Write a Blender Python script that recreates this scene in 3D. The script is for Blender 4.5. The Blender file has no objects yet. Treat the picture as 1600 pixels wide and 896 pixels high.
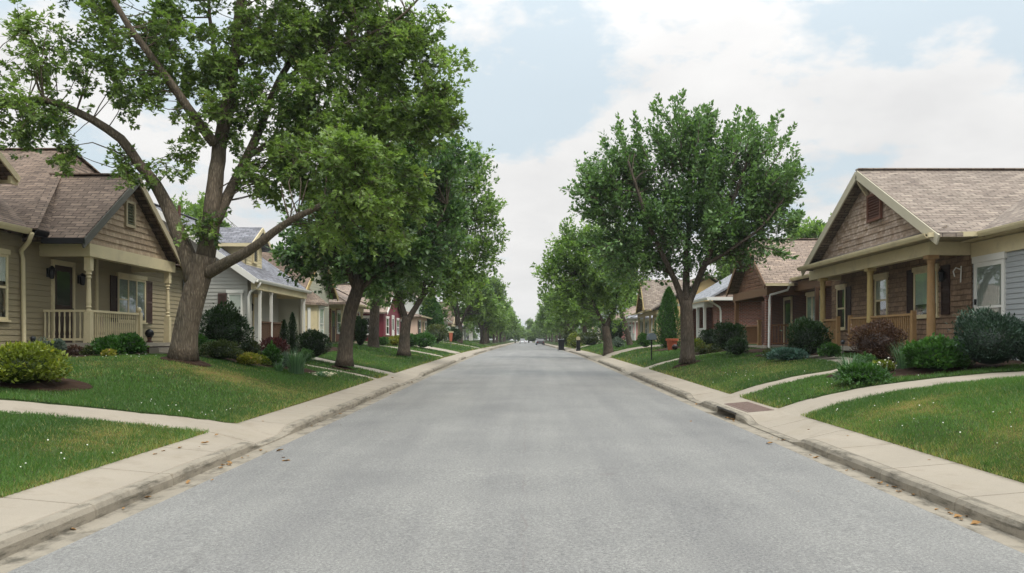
import bpy, bmesh, math, random
import numpy as np
from mathutils import Vector, Matrix

random.seed(7)
RNG = np.random.default_rng(11)
S = bpy.context.scene
COL = S.collection
E, F, CX, HY = 1.75, 1280.0, 822.0, 533.0     # eye height, focal length and vanishing point in photo pixels


def lat(px, d): return (px - CX) * d / F
def zat(py, d): return E + (HY - py) * d / F
def sstep(a, b, x): t = np.clip((x - a) / (b - a), 0, 1); return t * t * (3 - 2 * t)
def c(h):
    h = h.lstrip('#')
    v = [int(h[i:i + 2], 16) / 255 for i in (0, 2, 4)]
    return tuple([(x / 12.92 if x <= .04045 else ((x + .055) / 1.055) ** 2.4) for x in v] + [1.0])


# ------------------------------------------------------------------ terrain heights
_zy = np.array([-20, 0, 7, 12, 19, 30, 51, 70, 98, 150, 263, 400, 1500.])
_zz = np.array([0, 0, 0, .07, .13, .27, .5, .63, .70, .76, .93, 1.05, 1.1])
_fy = np.arange(-20, 1500, 1.0)
_fz = np.interp(_fy, _zy, _zz)
_k = np.hanning(15); _k /= _k.sum()
_fz = np.convolve(np.pad(_fz, 7, mode='edge'), _k, mode='valid')
def zr(y): return np.interp(y, _fy, _fz)
UA = {-1: 3.9, 1: 4.08}      # asphalt edge
UB = {-1: 4.2, 1: 4.36}      # kerb face
US = {-1: 5.1, 1: 5.3}       # lawn edge
_gu = {1: ([0, 5.3, 6, 7, 8.2, 9.6, 10.9, 13, 40, 600], [.2, .22, .46, .70, .88, 1.03, 1.10, 1.14, 1.3, 1.5]),
       -1: ([0, 5.1, 6, 7, 8.3, 10, 11.7, 13, 40, 600], [.2, .22, .42, .60, .83, 1.02, 1.12, 1.16, 1.3, 1.5])}


def G(x, y):
    x = np.asarray(x, float); y = np.asarray(y, float)
    u = np.abs(x)
    gl = np.interp(u, *_gu[-1]); gl = .2 + (gl - .2) * (.74 + .26 * sstep(11.5, 18, y))
    gl = gl + .27 * np.exp(-((u - 8.8) / 2.2) ** 2 - ((y - 20.5) / 4.0) ** 2)
    gr = np.interp(u, *_gu[1])
    return np.where(x < 0, gl, gr) + zr(y)


def vnoise(x, y, s=0):
    x = np.asarray(x, float); y = np.asarray(y, float)
    xi = np.floor(x).astype(np.int64); yi = np.floor(y).astype(np.int64)
    fx = x - xi; fy = y - yi
    fx = fx * fx * (3 - 2 * fx); fy = fy * fy * (3 - 2 * fy)
    def h(a, b):
        n = (a * 374761393 + b * 668265263 + s * 974711) & 0x7fffffff
        n = ((n ^ (n >> 13)) * 1274126177) & 0x7fffffff
        return ((n ^ (n >> 16)) & 0xffff) / 65535.0
    return (h(xi, yi) * (1 - fx) + h(xi + 1, yi) * fx) * (1 - fy) + (h(xi, yi + 1) * (1 - fx) + h(xi + 1, yi + 1) * fx) * fy


# ------------------------------------------------------------------ materials
MATS = {}
def _new(name):
    m = bpy.data.materials.new(name); m.use_nodes = True
    nt = m.node_tree; b = nt.nodes['Principled BSDF']
    return m, nt, b, nt.nodes, nt.links
def _pos(nt, uv=False):
    if uv:
        n = nt.nodes.new('ShaderNodeUVMap'); n.uv_map = 'UVMap'; return n.outputs[0]
    n = nt.nodes.new('ShaderNodeTexCoord'); return n.outputs['Object']
def _noise(nt, vec, scale, detail=4, rough=.55):
    n = nt.nodes.new('ShaderNodeTexNoise'); n.inputs['Scale'].default_value = scale
    n.inputs['Detail'].default_value = detail; n.inputs['Roughness'].default_value = rough
    nt.links.new(vec, n.inputs['Vector']); return n.outputs['Fac']
def _ramp(nt, fac, stops):
    n = nt.nodes.new('ShaderNodeValToRGB'); e = n.color_ramp.elements
    while len(e) < len(stops): e.new(.5)
    for i, (p, col) in enumerate(stops): e[i].position = p; e[i].color = col if len(col) == 4 else tuple(col) + (1,)
    nt.links.new(fac, n.inputs[0]); return n.outputs[0]
def _mix(nt, fac, a, b, mode='MIX'):
    n = nt.nodes.new('ShaderNodeMix'); n.data_type = 'RGBA'; n.blend_type = mode
    for sock, v in ((n.inputs[0], fac), (n.inputs[6], a), (n.inputs[7], b)):
        if isinstance(v, (int, float)): sock.default_value = v
        elif isinstance(v, tuple): sock.default_value = v
        else: nt.links.new(v, sock)
    return n.outputs[2]
def _bump(nt, b, h, strength=.3, dist=.01):
    n = nt.nodes.new('ShaderNodeBump'); n.inputs['Strength'].default_value = strength; n.inputs['Distance'].default_value = dist
    nt.links.new(h, n.inputs['Height']); nt.links.new(n.outputs[0], b.inputs['Normal'])
def mul(col, k): return tuple([min(1, x * k) for x in col[:3]] + [1])


def plain(name, hexc, rough=.6, var=.18, scale=3.0, fine=40, bump=.15, spec=.3, metal=0, dirt=None):
    if name in MATS: return MATS[name]
    col = c(hexc); m, nt, b, N, L = _new(name)
    v = _pos(nt)
    f = _noise(nt, v, scale, 5)
    base = _ramp(nt, f, [(.3, mul(col, 1 - var)), (.7, mul(col, 1 + var))])
    f2 = _noise(nt, v, fine, 3)
    base = _mix(nt, .5, base, _ramp(nt, f2, [(.3, mul(col, 1 - var)), (.75, mul(col, 1 + var * .7))]))
    if dirt:
        fd = _noise(nt, v, 1.7, 6, .65)
        base = _mix(nt, _ramp(nt, fd, [(.52, (0, 0, 0)), (.75, (.6, .6, .6))]), base, c(dirt))
    L.new(base, b.inputs['Base Color'])
    b.inputs['Roughness'].default_value = rough; b.inputs['Specular IOR Level'].default_value = spec
    b.inputs['Metallic'].default_value = metal
    if bump: _bump(nt, b, f2, bump, .006)
    MATS[name] = m; return m


def coursed(name, c1, c2, cm, bw, bh, mortar=.012, rough=.85, stain=.25, bump=.5, bias=0.0, offset=.5):
    """bricks, roof shingles, wood shingles: a Brick Texture laid in metres on the UV map"""
    if name in MATS: return MATS[name]
    m, nt, b, N, L = _new(name)
    uv = _pos(nt, True)
    nz = N.new('ShaderNodeTexNoise'); nz.inputs['Scale'].default_value = 2.5; L.new(uv, nz.inputs['Vector'])
    ad = N.new('ShaderNodeVectorMath'); ad.operation = 'MULTIPLY_ADD'; ad.inputs[1].default_value = (.03, .03, .03)
    L.new(nz.outputs['Color'], ad.inputs[0]); L.new(uv, ad.inputs[2])
    t = N.new('ShaderNodeTexBrick'); L.new(ad.outputs[0], t.inputs['Vector'])
    t.inputs['Color1'].default_value = c(c1); t.inputs['Color2'].default_value = c(c2); t.inputs['Mortar'].default_value = c(cm)
    t.inputs['Scale'].default_value = 1; t.inputs['Brick Width'].default_value = bw; t.inputs['Row Height'].default_value = bh
    t.inputs['Mortar Size'].default_value = mortar; t.inputs['Mortar Smooth'].default_value = .3; t.inputs['Bias'].default_value = bias
    t.offset = offset
    f = _noise(nt, uv, .8, 6, .6); g = _noise(nt, uv, 9, 4, .6)
    base = _mix(nt, 1.0, t.outputs['Color'], _ramp(nt, f, [(.25, (1 - stain,) * 3), (.75, (1 + stain,) * 3)]), 'MULTIPLY')
    base = _mix(nt, 1.0, base, _ramp(nt, g, [(.25, (1 - stain,) * 3), (.75, (1 + stain,) * 3)]), 'MULTIPLY')
    if 'roof' in name:
        mp = N.new('ShaderNodeMapping'); mp.inputs['Scale'].default_value = (2.6, 13, 1); L.new(ad.outputs[0], mp.inputs[0])
        dn = _noise(nt, mp.outputs[0], 1, 2, .5)
        base = _mix(nt, 1.0, base, _ramp(nt, dn, [(.28, (1.14, 1.12, 1.10)), (.52, (1, 1, 1)), (.66, (.62, .6, .6))]), 'MULTIPLY')
    L.new(base, b.inputs['Base Color']); b.inputs['Roughness'].default_value = rough; b.inputs['Specular IOR Level'].default_value = .25
    inv = N.new('ShaderNodeMath'); inv.operation = 'SUBTRACT'; inv.inputs[0].default_value = 1; L.new(t.outputs['Fac'], inv.inputs[1])
    ad2 = N.new('ShaderNodeMath'); ad2.operation = 'MULTIPLY_ADD'; ad2.inputs[1].default_value = .4
    L.new(g, ad2.inputs[0]); L.new(inv.outputs[0], ad2.inputs[2])
    _bump(nt, b, ad2.outputs[0], bump, .012)
    MATS[name] = m; return m


def leafmat(name, dark, light, trans=.3, rough=.5, spec=.35, brown=None):
    if name in MATS: return MATS[name]
    m, nt, b, N, L = _new(name)
    a = N.new('ShaderNodeAttribute'); a.attribute_name = 'tint'
    stops = [(0, c(dark)), (.85, c(light))]
    if brown: stops.append((1.0, c(brown)))
    col = _ramp(nt, a.outputs['Fac'], stops)
    L.new(col, b.inputs['Base Color']); b.inputs['Roughness'].default_value = rough; b.inputs['Specular IOR Level'].default_value = spec
    t = N.new('ShaderNodeBsdfTranslucent')
    L.new(_mix(nt, 1.0, col, (1.25, 1.35, .7, 1), 'MULTIPLY'), t.inputs['Color'])
    mx = N.new('ShaderNodeMixShader'); mx.inputs[0].default_value = trans
    L.new(b.outputs[0], mx.inputs[1]); L.new(t.outputs[0], mx.inputs[2])
    L.new(mx.outputs[0], N['Material Output'].inputs[0])
    MATS[name] = m; return m


def glassmat():
    m, nt, b, N, L = _new('window_glass')
    tr = N.new('ShaderNodeBsdfTransparent'); tr.inputs[0].default_value = (.95, .97, .96, 1)
    gl = N.new('ShaderNodeBsdfGlossy'); gl.inputs['Roughness'].default_value = .03; gl.inputs[0].default_value = (.9, .95, 1, 1)
    lw = N.new('ShaderNodeFresnel'); lw.inputs[0].default_value = 1.6
    ad = N.new('ShaderNodeMath'); ad.operation = 'MULTIPLY_ADD'; ad.inputs[1].default_value = 1.5; ad.inputs[2].default_value = .05
    L.new(lw.outputs[0], ad.inputs[0])
    ge = N.new('ShaderNodeNewGeometry'); fr = N.new('ShaderNodeMath'); fr.operation = 'SUBTRACT'; fr.inputs[0].default_value = 1; L.new(ge.outputs['Backfacing'], fr.inputs[1])
    am = N.new('ShaderNodeMath'); am.operation = 'MULTIPLY'; L.new(ad.outputs[0], am.inputs[0]); L.new(fr.outputs[0], am.inputs[1])
    mx = N.new('ShaderNodeMixShader'); L.new(am.outputs[0], mx.inputs[0]); L.new(tr.outputs[0], mx.inputs[1]); L.new(gl.outputs[0], mx.inputs[2])
    v = _pos(nt); f = _noise(nt, v, 1.5, 2)
    bp = N.new('ShaderNodeBump'); bp.inputs['Strength'].default_value = .06; bp.inputs['Distance'].default_value = .02
    L.new(f, bp.inputs['Height']); L.new(bp.outputs[0], gl.inputs['Normal'])
    L.new(mx.outputs[0], N['Material Output'].inputs[0]); return m
GLASS = glassmat()

def barkmat(name, hexd, hexl, scale=1.0):
    m, nt, b, N, L = _new(name)
    v = _pos(nt)
    mp = N.new('ShaderNodeMapping'); mp.inputs['Scale'].default_value = (14 * scale, 14 * scale, 2.6 * scale); L.new(v, mp.inputs[0])
    f = _noise(nt, mp.outputs[0], 1.0, 8, .65)
    w = N.new('ShaderNodeTexVoronoi'); w.feature = 'DISTANCE_TO_EDGE'; w.inputs['Scale'].default_value = 1.0
    mp2 = N.new('ShaderNodeMapping'); mp2.inputs['Scale'].default_value = (22 * scale, 22 * scale, 3.2 * scale)
    nz = N.new('ShaderNodeTexNoise'); nz.inputs['Scale'].default_value = 3; L.new(v, nz.inputs['Vector'])
    va = N.new('ShaderNodeVectorMath'); va.operation = 'MULTIPLY_ADD'; va.inputs[1].default_value = (.12, .12, .12); L.new(nz.outputs['Color'], va.inputs[0]); L.new(v, va.inputs[2])
    L.new(va.outputs[0], mp2.inputs[0]); L.new(mp2.outputs[0], w.inputs['Vector'])
    h = N.new('ShaderNodeMath'); h.operation = 'MULTIPLY_ADD'; h.inputs[1].default_value = .6
    L.new(f, h.inputs[0]); L.new(w.outputs['Distance'], h.inputs[2])
    col = _ramp(nt, h.outputs[0], [(.28, mul(c(hexd), .6)), (.5, c(hexd)), (1.0, c(hexl))])
    big = _noise(nt, v, 1.3, 4)
    col = _mix(nt, 1.0, col, _ramp(nt, big, [(.3, (.75, .78, .74)), (.7, (1.2, 1.15, 1.1))]), 'MULTIPLY')
    L.new(col, b.inputs['Base Color']); b.inputs['Roughness'].default_value = .9; b.inputs['Specular IOR Level'].default_value = .2
    _bump(nt, b, h.outputs[0], .9, .035); return m

# ------------------------------------------------------------------ mesh builder
ORG = {}
def children_of(o): return [k for k in COL.objects if k.parent is o]
def tag(o, label=None, cat=None, group=None, kind=None):
    if label: o['label'] = label
    if cat: o['category'] = cat
    if group: o['group'] = group
    if kind: o['kind'] = kind
    return o
def thing(name, label, cat, loc, group=None, rz=0):
    o = bpy.data.objects.new(name, None); COL.objects.link(o); o.location = loc; o.empty_display_size = .2
    o.rotation_euler.z = rz
    ORG[o.name] = Vector(loc); return tag(o, label, cat, group)
def dup(root, loc, rz=0, sc=1.0, label=None):
    r = root.copy(); COL.objects.link(r); r.location = loc; r.rotation_euler.z = rz
    r.scale = sc if isinstance(sc, tuple) else (sc, sc, sc)
    if label: r['label'] = label
    for ch in list(root.children):
        k = ch.copy(); COL.objects.link(k); k.parent = r
        for g in list(ch.children):
            q = g.copy(); COL.objects.link(q); q.parent = k
    return r


class MB:
    def __init__(s): s.v = []; s.f = []
    def poly(s, pts):
        n = len(s.v); s.v += [tuple(p) for p in pts]; s.f.append(list(range(n, n + len(pts))))
    def grid(s, rows, close=False):
        n = len(s.v); w = len(rows[0])
        for r in rows: s.v += [tuple(p) for p in r]
        for i in range(len(rows) - 1):
            for j in range(w - (0 if close else 1)):
                a = n + i * w + j; b = n + i * w + (j + 1) % w
                s.f.append([a, b, b + w, a + w])
    def box(s, x0, x1, y0, y1, z0, z1):
        n = len(s.v)
        s.v += [(x, y, z) for z in (z0, z1) for y in (y0, y1) for x in (x0, x1)]
        for q in ((0, 2, 3, 1), (4, 5, 7, 6), (0, 1, 5, 4), (2, 6, 7, 3), (0, 4, 6, 2), (1, 3, 7, 5)): s.f.append([n + i for i in q])
    def prism(s, pts, vec):
        n = len(s.v); k = len(pts); vec = Vector(vec)
        s.v += [tuple(p) for p in pts] + [tuple(Vector(p) + vec) for p in pts]
        s.f.append(list(range(n, n + k))[::-1]); s.f.append(list(range(n + k, n + 2 * k)))
        for i in range(k):
            j = (i + 1) % k; s.f.append([n + i, n + j, n + k + j, n + k + i])
    def bar(s, p, q, w, h, up=(0, 0, 1)):
        p = Vector(p); q = Vector(q); d = (q - p).normalized(); up = Vector(up)
        a = d.cross(up).normalized(); b = a.cross(d).normalized()
        pts = [p + a * (w / 2 * i) + b * (h / 2 * j) for i, j in ((-1, -1), (1, -1), (1, 1), (-1, 1))]
        s.prism(pts, q - p)
    def tube(s, pts, radii, n=8, cap=True):
        pts = [Vector(p) for p in pts]
        if not hasattr(radii, '__len__'): radii = [radii] * len(pts)
        rows = []; ref = None
        for i, p in enumerate(pts):
            d = (pts[min(i + 1, len(pts) - 1)] - pts[max(i - 1, 0)]).normalized()
            if ref is None: ref = Vector((1, 0, 0)) if abs(d.x) < .8 else Vector((0, 1, 0))
            a = (ref - d * ref.dot(d)).normalized(); ref = a; b = d.cross(a)
            rows.append([p + (a * math.cos(t) + b * math.sin(t)) * radii[i] for t in [2 * math.pi * k / n for k in range(n)]])
        base = len(s.v); s.grid(rows, True)
        if cap:
            s.f.append([base + k for k in range(n)][::-1]); e = base + (len(rows) - 1) * n; s.f.append([e + k for k in range(n)])
    def lathe(s, cx, cy, prof, n=12):
        rows = [[(cx + r * math.cos(2 * math.pi * k / n), cy + r * math.sin(2 * math.pi * k / n), z) for k in range(n)] for r, z in prof]
        b = len(s.v); s.grid(rows, True); s.f.append([b + k for k in range(n)][::-1]); e = b + (len(rows) - 1) * n; s.f.append([e + k for k in range(n)])
    def build(s, name, mat, parent=None, side=1, org=None, smooth=False, autouv=True):
        o0 = ORG[parent.name] if parent else Vector(org or (0, 0, 0))
        me = bpy.data.meshes.new(name)
        me.from_pydata([(x * side - o0.x, y - o0.y, z - o0.z) for x, y, z in s.v], [], s.f)
        bm = bmesh.new(); bm.from_mesh(me); bmesh.ops.recalc_face_normals(bm, faces=bm.faces)
        if autouv:
            uv = bm.loops.layers.uv.new('UVMap')
            for f in bm.faces:
                n = f.normal
                t = Vector((0, 0, 1)).cross(n)
                t = t.normalized() if t.length > .05 else Vector((1, 0, 0))
                bb = n.cross(t)
                for l in f.loops:
                    p = l.vert.co + o0; l[uv].uv = (p.dot(t), p.dot(bb))
        if smooth:
            for f in bm.faces: f.smooth = True
        bm.to_mesh(me); bm.free()
        for m in (mat if isinstance(mat, (list, tuple)) else [mat]): me.materials.append(m)
        o = bpy.data.objects.new(name, me); COL.objects.link(o)
        if parent: o.parent = parent; ORG[o.name] = o0
        else: o.location = o0; ORG[o.name] = o0
        return o


def arr_mesh(name, V, Fc, mat, tint=None, parent=None, org=None, smooth=False):
    me = bpy.data.meshes.new(name); V = np.asarray(V, np.float32); Fc = np.asarray(Fc, np.int32)
    k = Fc.shape[1]; nf = len(Fc)
    me.vertices.add(len(V)); me.vertices.foreach_set('co', V.ravel())
    me.loops.add(nf * k); me.loops.foreach_set('vertex_index', Fc.ravel())
    me.polygons.add(nf); me.polygons.foreach_set('loop_start', np.arange(0, nf * k, k, dtype=np.int32))
    try: me.polygons.foreach_set('loop_total', np.full(nf, k, np.int32))
    except Exception: pass
    me.update(calc_edges=True)
    if tint is not None:
        dom = 'FACE' if len(tint) == nf else 'POINT'
        a = me.attributes.new('tint', 'FLOAT', dom); a.data.foreach_set('value', np.asarray(tint, np.float32))
    if smooth: me.polygons.foreach_set('use_smooth', np.ones(nf, bool))
    me.materials.append(mat)
    o = bpy.data.objects.new(name, me); COL.objects.link(o)
    if parent: o.parent = parent; ORG[o.name] = ORG[parent.name]
    else: o.location = org or (0, 0, 0); ORG[o.name] = Vector(org or (0, 0, 0))
    return o


def nrm(a): return a / np.maximum(np.linalg.norm(a, axis=-1, keepdims=True), 1e-9)
def leaves(P, D, size, width=.3, lobed=False, rng=RNG):
    """folded leaf blades: base point P, tip direction D"""
    D = nrm(D); n = len(P)
    R = rng.normal(size=(n, 3)); R[:, 2] *= .35
    U = nrm(np.cross(D, R * .5 + np.array([0, 0, 1.0])) + 1e-6); N = np.cross(D, U)
    s = np.asarray(size).reshape(-1, 1) * np.ones((n, 1))
    def rh(D, U, s):
        return np.stack([P, P + D * s * .42 + U * s * width + N * s * .07, P + D * s - N * s * .12, P + D * s * .42 - U * s * width + N * s * .07], 1)
    blocks = [rh(D, U, s)]
    if lobed:
        for a in (.95, -.95):
            D2 = D * math.cos(a) + U * math.sin(a); U2 = -D * math.sin(a) + U * math.cos(a)
            blocks.append(rh(D2, U2, s * .72))
    V = np.concatenate(blocks, 0).reshape(-1, 3); m = len(V) // 4
    b = np.arange(m)[:, None] * 4
    Fc = np.concatenate([b + np.array([[0, 3, 2]]), b + np.array([[0, 2, 1]])], 0)
    rep = len(blocks)
    return V, Fc, lambda t: np.tile(np.tile(t, rep), 2)


# ------------------------------------------------------------------ common materials
CONC = plain('pale_concrete', '#8f8678', .85, .14, 1.1, 70, .35, .2, dirt='#847a69')
KERB = plain('kerb_concrete', '#877f71', .85, .17, 1.9, 60, .4, .2, dirt='#454139')
STONE = plain('step_stone', '#9a9284', .85, .14, 2.5, 50, .3, .2)
WHITE = plain('white_paint', '#dcdad2', .55, .05, 2, 50, .05)
CREAM = plain('cream_paint', '#cdbf9a', .6, .09, 2.5, 50, .08, dirt='#a0937a')
TANTRIM = plain('tan_trim', '#a3977c', .6, .10, 3, 50, .08)
GREYTRIM = plain('grey_barge', '#5e5d55', .7, .2, 4, 40, .2)
BLACKP = plain('black_metal', '#17181a', .4, .1, 3, 40, .05)
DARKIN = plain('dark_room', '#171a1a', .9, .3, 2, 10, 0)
CURT = plain('pale_curtain', '#d5d6cf', .9, .1, 6, 30, .1)
BLINDM = plain('grey_blind', '#93978f', .8, .1, 6, 30, .1)
BROWNW = plain('brown_wood', '#5a4230', .65, .25, 5, 30, .3)
TANW = plain('tan_wood', '#94754e', .6, .18, 5, 30, .3)
TANW2 = plain('golden_post', '#a5905f', .6, .15, 5, 30, .2)
DOORB = plain('brown_door', '#3a2a22', .5, .2, 4, 30, .15)
SHUT = plain('brown_shutter', '#3b2c27', .6, .15, 4, 30, .1)
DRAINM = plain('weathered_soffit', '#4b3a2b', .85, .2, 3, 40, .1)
MULCH = plain('bark_mulch', '#33261d', .95, .4, 5, 45, .9, .1)

def grime(m, sc, lo, hi, col, amt):
    nt = m.node_tree; b = nt.nodes['Principled BSDF']; src = b.inputs['Base Color'].links[0].from_socket
    mp = nt.nodes.new('ShaderNodeMapping'); mp.inputs['Scale'].default_value = sc; nt.links.new(_pos(nt), mp.inputs[0])
    f = _noise(nt, mp.outputs[0], 1, 6, .7)
    nt.links.new(_mix(nt, _ramp(nt, f, [(lo, (0, 0, 0)), (hi, (amt,) * 3)]), src, c(col)), b.inputs['Base Color'])
grime(KERB, (3, 2.2, 14), .50, .66, '#3a372f', .75); grime(KERB, (8, 9, 8), .58, .7, '#6b5f4e', .6)
grime(CONC, (2.2, 2.2, 2), .52, .72, '#6f6455', .45); grime(CONC, (14, 14, 14), .62, .74, '#6a5f50', .5)

# ------------------------------------------------------------------ road, kerbs, pavements, ground
def asphalt():
    m, nt, b, N, L = _new('asphalt')
    v = _pos(nt)
    f = _noise(nt, v, 110, 3, .75); g = _noise(nt, v, .45, 5, .6); h = _noise(nt, v, 38, 3, .65)
    base = _ramp(nt, f, [(.34, c('#474645')), (.5, c('#6d6c6a')), (.66, c('#a5a49f'))])
    base = _mix(nt, .55, base, _ramp(nt, h, [(.34, c('#4c4a48')), (.5, c('#6e6c69')), (.68, c('#918f8a'))]))
    base = _mix(nt, 1.0, base, _ramp(nt, g, [(.3, (.85, .85, .85)), (.7, (1.10, 1.10, 1.08))]), 'MULTIPLY')
    mp = N.new('ShaderNodeMapping'); mp.inputs['Scale'].default_value = (1.3, .08, 1); L.new(v, mp.inputs[0])
    lw = _noise(nt, mp.outputs[0], 1, 4, .6)                                  # long worn wheel tracks
    base = _mix(nt, 1.0, base, _ramp(nt, lw, [(.3, (.85, .85, .86)), (.7, (1.10, 1.10, 1.08))]), 'MULTIPLY')
    # fine cracks
    nz = N.new('ShaderNodeTexNoise'); nz.inputs['Scale'].default_value = 1.2; nz.inputs['Detail'].default_value = 6; L.new(v, nz.inputs['Vector'])
    va = N.new('ShaderNodeVectorMath'); va.operation = 'MULTIPLY_ADD'; va.inputs[1].default_value = (.9, .9, 0); L.new(nz.outputs['Color'], va.inputs[0]); L.new(v, va.inputs[2])
    vo = N.new('ShaderNodeTexVoronoi'); vo.feature = 'DISTANCE_TO_EDGE'; vo.inputs['Scale'].default_value = .33; L.new(va.outputs[0], vo.inputs['Vector'])
    cr = _ramp(nt, vo.outputs['Distance'], [(.0015, (1, 1, 1)), (.005, (0, 0, 0))])
    gate = _ramp(nt, _noise(nt, v, .6, 3), [(.54, (0, 0, 0)), (.68, (.55, .55, .55))])
    cm = _mix(nt, 1.0, cr, gate, 'MULTIPLY')
    base = _mix(nt, cm, base, c('#4a4745'))
    # centre seam: a thin wandering crack along the crown
    sp = N.new('ShaderNodeSeparateXYZ'); L.new(v, sp.inputs[0])
    mp3 = N.new('ShaderNodeMapping'); mp3.inputs['Scale'].default_value = (0, 1, 0); L.new(v, mp3.inputs[0])
    wob = _noise(nt, mp3.outputs[0], 2.2, 4)
    ab = N.new('ShaderNodeMath'); ab.operation = 'MULTIPLY_ADD'; ab.inputs[1].default_value = .22; L.new(wob, ab.inputs[0]); L.new(sp.outputs[0], ab.inputs[2])
    ab2 = N.new('ShaderNodeMath'); ab2.operation = 'SUBTRACT'; L.new(ab.outputs[0], ab2.inputs[0]); ab2.inputs[1].default_value = .09
    ab3 = N.new('ShaderNodeMath'); ab3.operation = 'ABSOLUTE'; L.new(ab2.outputs[0], ab3.inputs[0])
    seam = _ramp(nt, ab3.outputs[0], [(.003, (.4, .4, .4)), (.014, (0, 0, 0))])
    gate2 = _ramp(nt, _noise(nt, mp3.outputs[0], .5, 4), [(.42, (0, 0, 0)), (.58, (1, 1, 1))])
    base = _mix(nt, _mix(nt, 1.0, seam, gate2, 'MULTIPLY'), base, c('#5b4f4b'))
    # oil spots
    sv = N.new('ShaderNodeTexVoronoi'); sv.inputs['Scale'].default_value = .55; L.new(va.outputs[0], sv.inputs['Vector'])
    base = _mix(nt, _ramp(nt, sv.outputs['Distance'], [(.03, (.35, .35, .35)), (.09, (0, 0, 0))]), base, c('#5a5250'))
    L.new(base, b.inputs['Base Color']); b.inputs['Roughness'].default_value = .72; b.inputs['Specular IOR Level'].default_value = .4
    _bump(nt, b, f, .55, .006)
    return m


YS = np.concatenate([np.arange(-8, 60, .5), np.arange(60, 140, 2), np.arange(140, 420, 8), [420, 460, 600, 900]])
r = MB(); rows = []
for y in YS:
    w0, w1 = -UA[-1], UA[1]
    rows.append([(x, y, zr(y) + .05 * (1 - (x / 4.0) ** 2) * (1 if abs(x) < 4 else 0) - .01 * (abs(x) > 3.8)) for x in np.linspace(w0 - .03, w1 + .03, 25)])
r.grid(rows)
tag(r.build('road', asphalt(), smooth=True), kind='structure')

CUTS = {-1: [(12.9, 14.6), (27.4, 33.2), (49.5, 53), (57.5, 66), (88, 94), (120, 126)], 1: [(13.3, 16.2), (20.6, 22.2), (34.6, 37.4), (50, 58), (84, 90), (118, 124)]}
DRAIN = (17.1, 18.7)
def cut(s, y): return max([float(sstep(a - .45, a + .25, y) * (1 - sstep(b - .25, b + .45, y))) for a, b in CUTS[s]])
for s in (-1, 1):
    joints = [y + (.35 if s > 0 else 0) for y in np.arange(-6, 70, 1.75)]
    ys = set(np.round(np.concatenate([np.arange(-8, 40, .2), np.arange(40, 70, .5), np.arange(70, 140, 2), np.arange(140, 420, 8), [420, 470, 600]]), 3))
    for j in joints: ys |= {round(j - .016, 3), round(j, 3), round(j + .016, 3)}
    if s > 0: ys |= {DRAIN[0] - .01, DRAIN[0], DRAIN[1], DRAIN[1] + .01}
    ys = sorted(ys); jr = {round(j, 3) for j in joints}
    k = MB(); p = MB(); kr = []; pr = []
    ua, ub, us = UA[s], UB[s], US[s]
    for y in ys:
        z = float(zr(y)); cu = cut(s, y); h = .135 * (1 - cu) + .015 * cu
        wob = .004 * math.sin(y * 3.1) + .003 * math.sin(y * 7.7 + s)
        dr = s > 0 and DRAIN[0] <= y <= DRAIN[1]
        rec = .38 if dr else 0; lip = .05 if dr else 0
        gz = -.03 if round(y, 3) in jr else 0
        fu = ub + wob + (.022 if round(y, 3) in jr and not dr else 0)
        kr.append([(ua, y, z - .012), (ua + .02, y, z - .006), (fu - .05, y, z - .02 - lip), (fu + .0 + rec, y, z - .012 - lip * .6), (fu + rec * 1.01 + .006, y, z + (h * .55 if not dr else h - .055)), (fu + .02, y, z + h * (.72 if not dr else .60)),
                   (fu + .035, y, z + h * .9 + gz * .5), (fu + .06, y, z + h * .985 + gz), (fu + .15, y, z + h + gz), (fu + .165, y, z + h - .012)])
        pu = [ub + .165, ub + .18, ub + .40, us - .1, us + .02, us + .03]
        f = [(u - ub - .165) / (us - ub - .165) for u in pu]
        inner = .20
        pr.append([(pu[0], y, z + h - .014)] + [(pu[i], y, z + h + (inner - h) * min(1, f[i]) ** (1.0) + gz) for i in (1, 2, 3, 4)] + [(pu[5], y, z + .05)])
    k.grid(kr); p.grid(pr)
    tag(k.build('kerb', KERB, side=s), kind='structure'); tag(p.build('pavement', CONC, side=s), kind='structure')

# walkways and drives: polylines (x, y), width
PATHS = [
    ([(-4.75, 13.9), (-7, 13.2), (-9.5, 12.7), (-16, 12.4)], 1.15, .02), ([(-4.75, 27.9), (-7.2, 28.1), (-10.0, 27.6), (-11.0, 26.0)], .75, .02), ([(-4.75, 31.2), (-7.2, 31.4), (-9, 32.2), (-10.6, 34.6)], 1.5, .02),
    ([(-4.75, 51.2), (-8, 51.4), (-10.9, 52.6)], 1.5, .02), ([(-4.75, 62), (-8, 62), (-18, 62)], 4.6, .02), ([(-4.75, 91), (-18, 91)], 3.5, .02), ([(-4.75, 123), (-18, 123)], 3.5, .02),
    ([(4.9, 16.6), (6.5, 16.35), (9.7, 15.9), (13, 15.5), (17, 15.2)], 1.45, .02), ([(4.9, 20.8), (6.6, 20.8), (8.4, 21.1), (9.3, 23.0), (9.55, 26), (9.6, 28.2)], 1.0, .02),
    ([(4.9, 36), (7.5, 36.2), (9.3, 36.8)], 1.3, .02), ([(4.9, 54), (8, 53.6), (12, 50), (15, 46.5)], 3.6, .02), ([(4.9, 87), (18, 87)], 3.5, .02), ([(4.9, 121), (18, 121)], 3.5, .02)]
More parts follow.
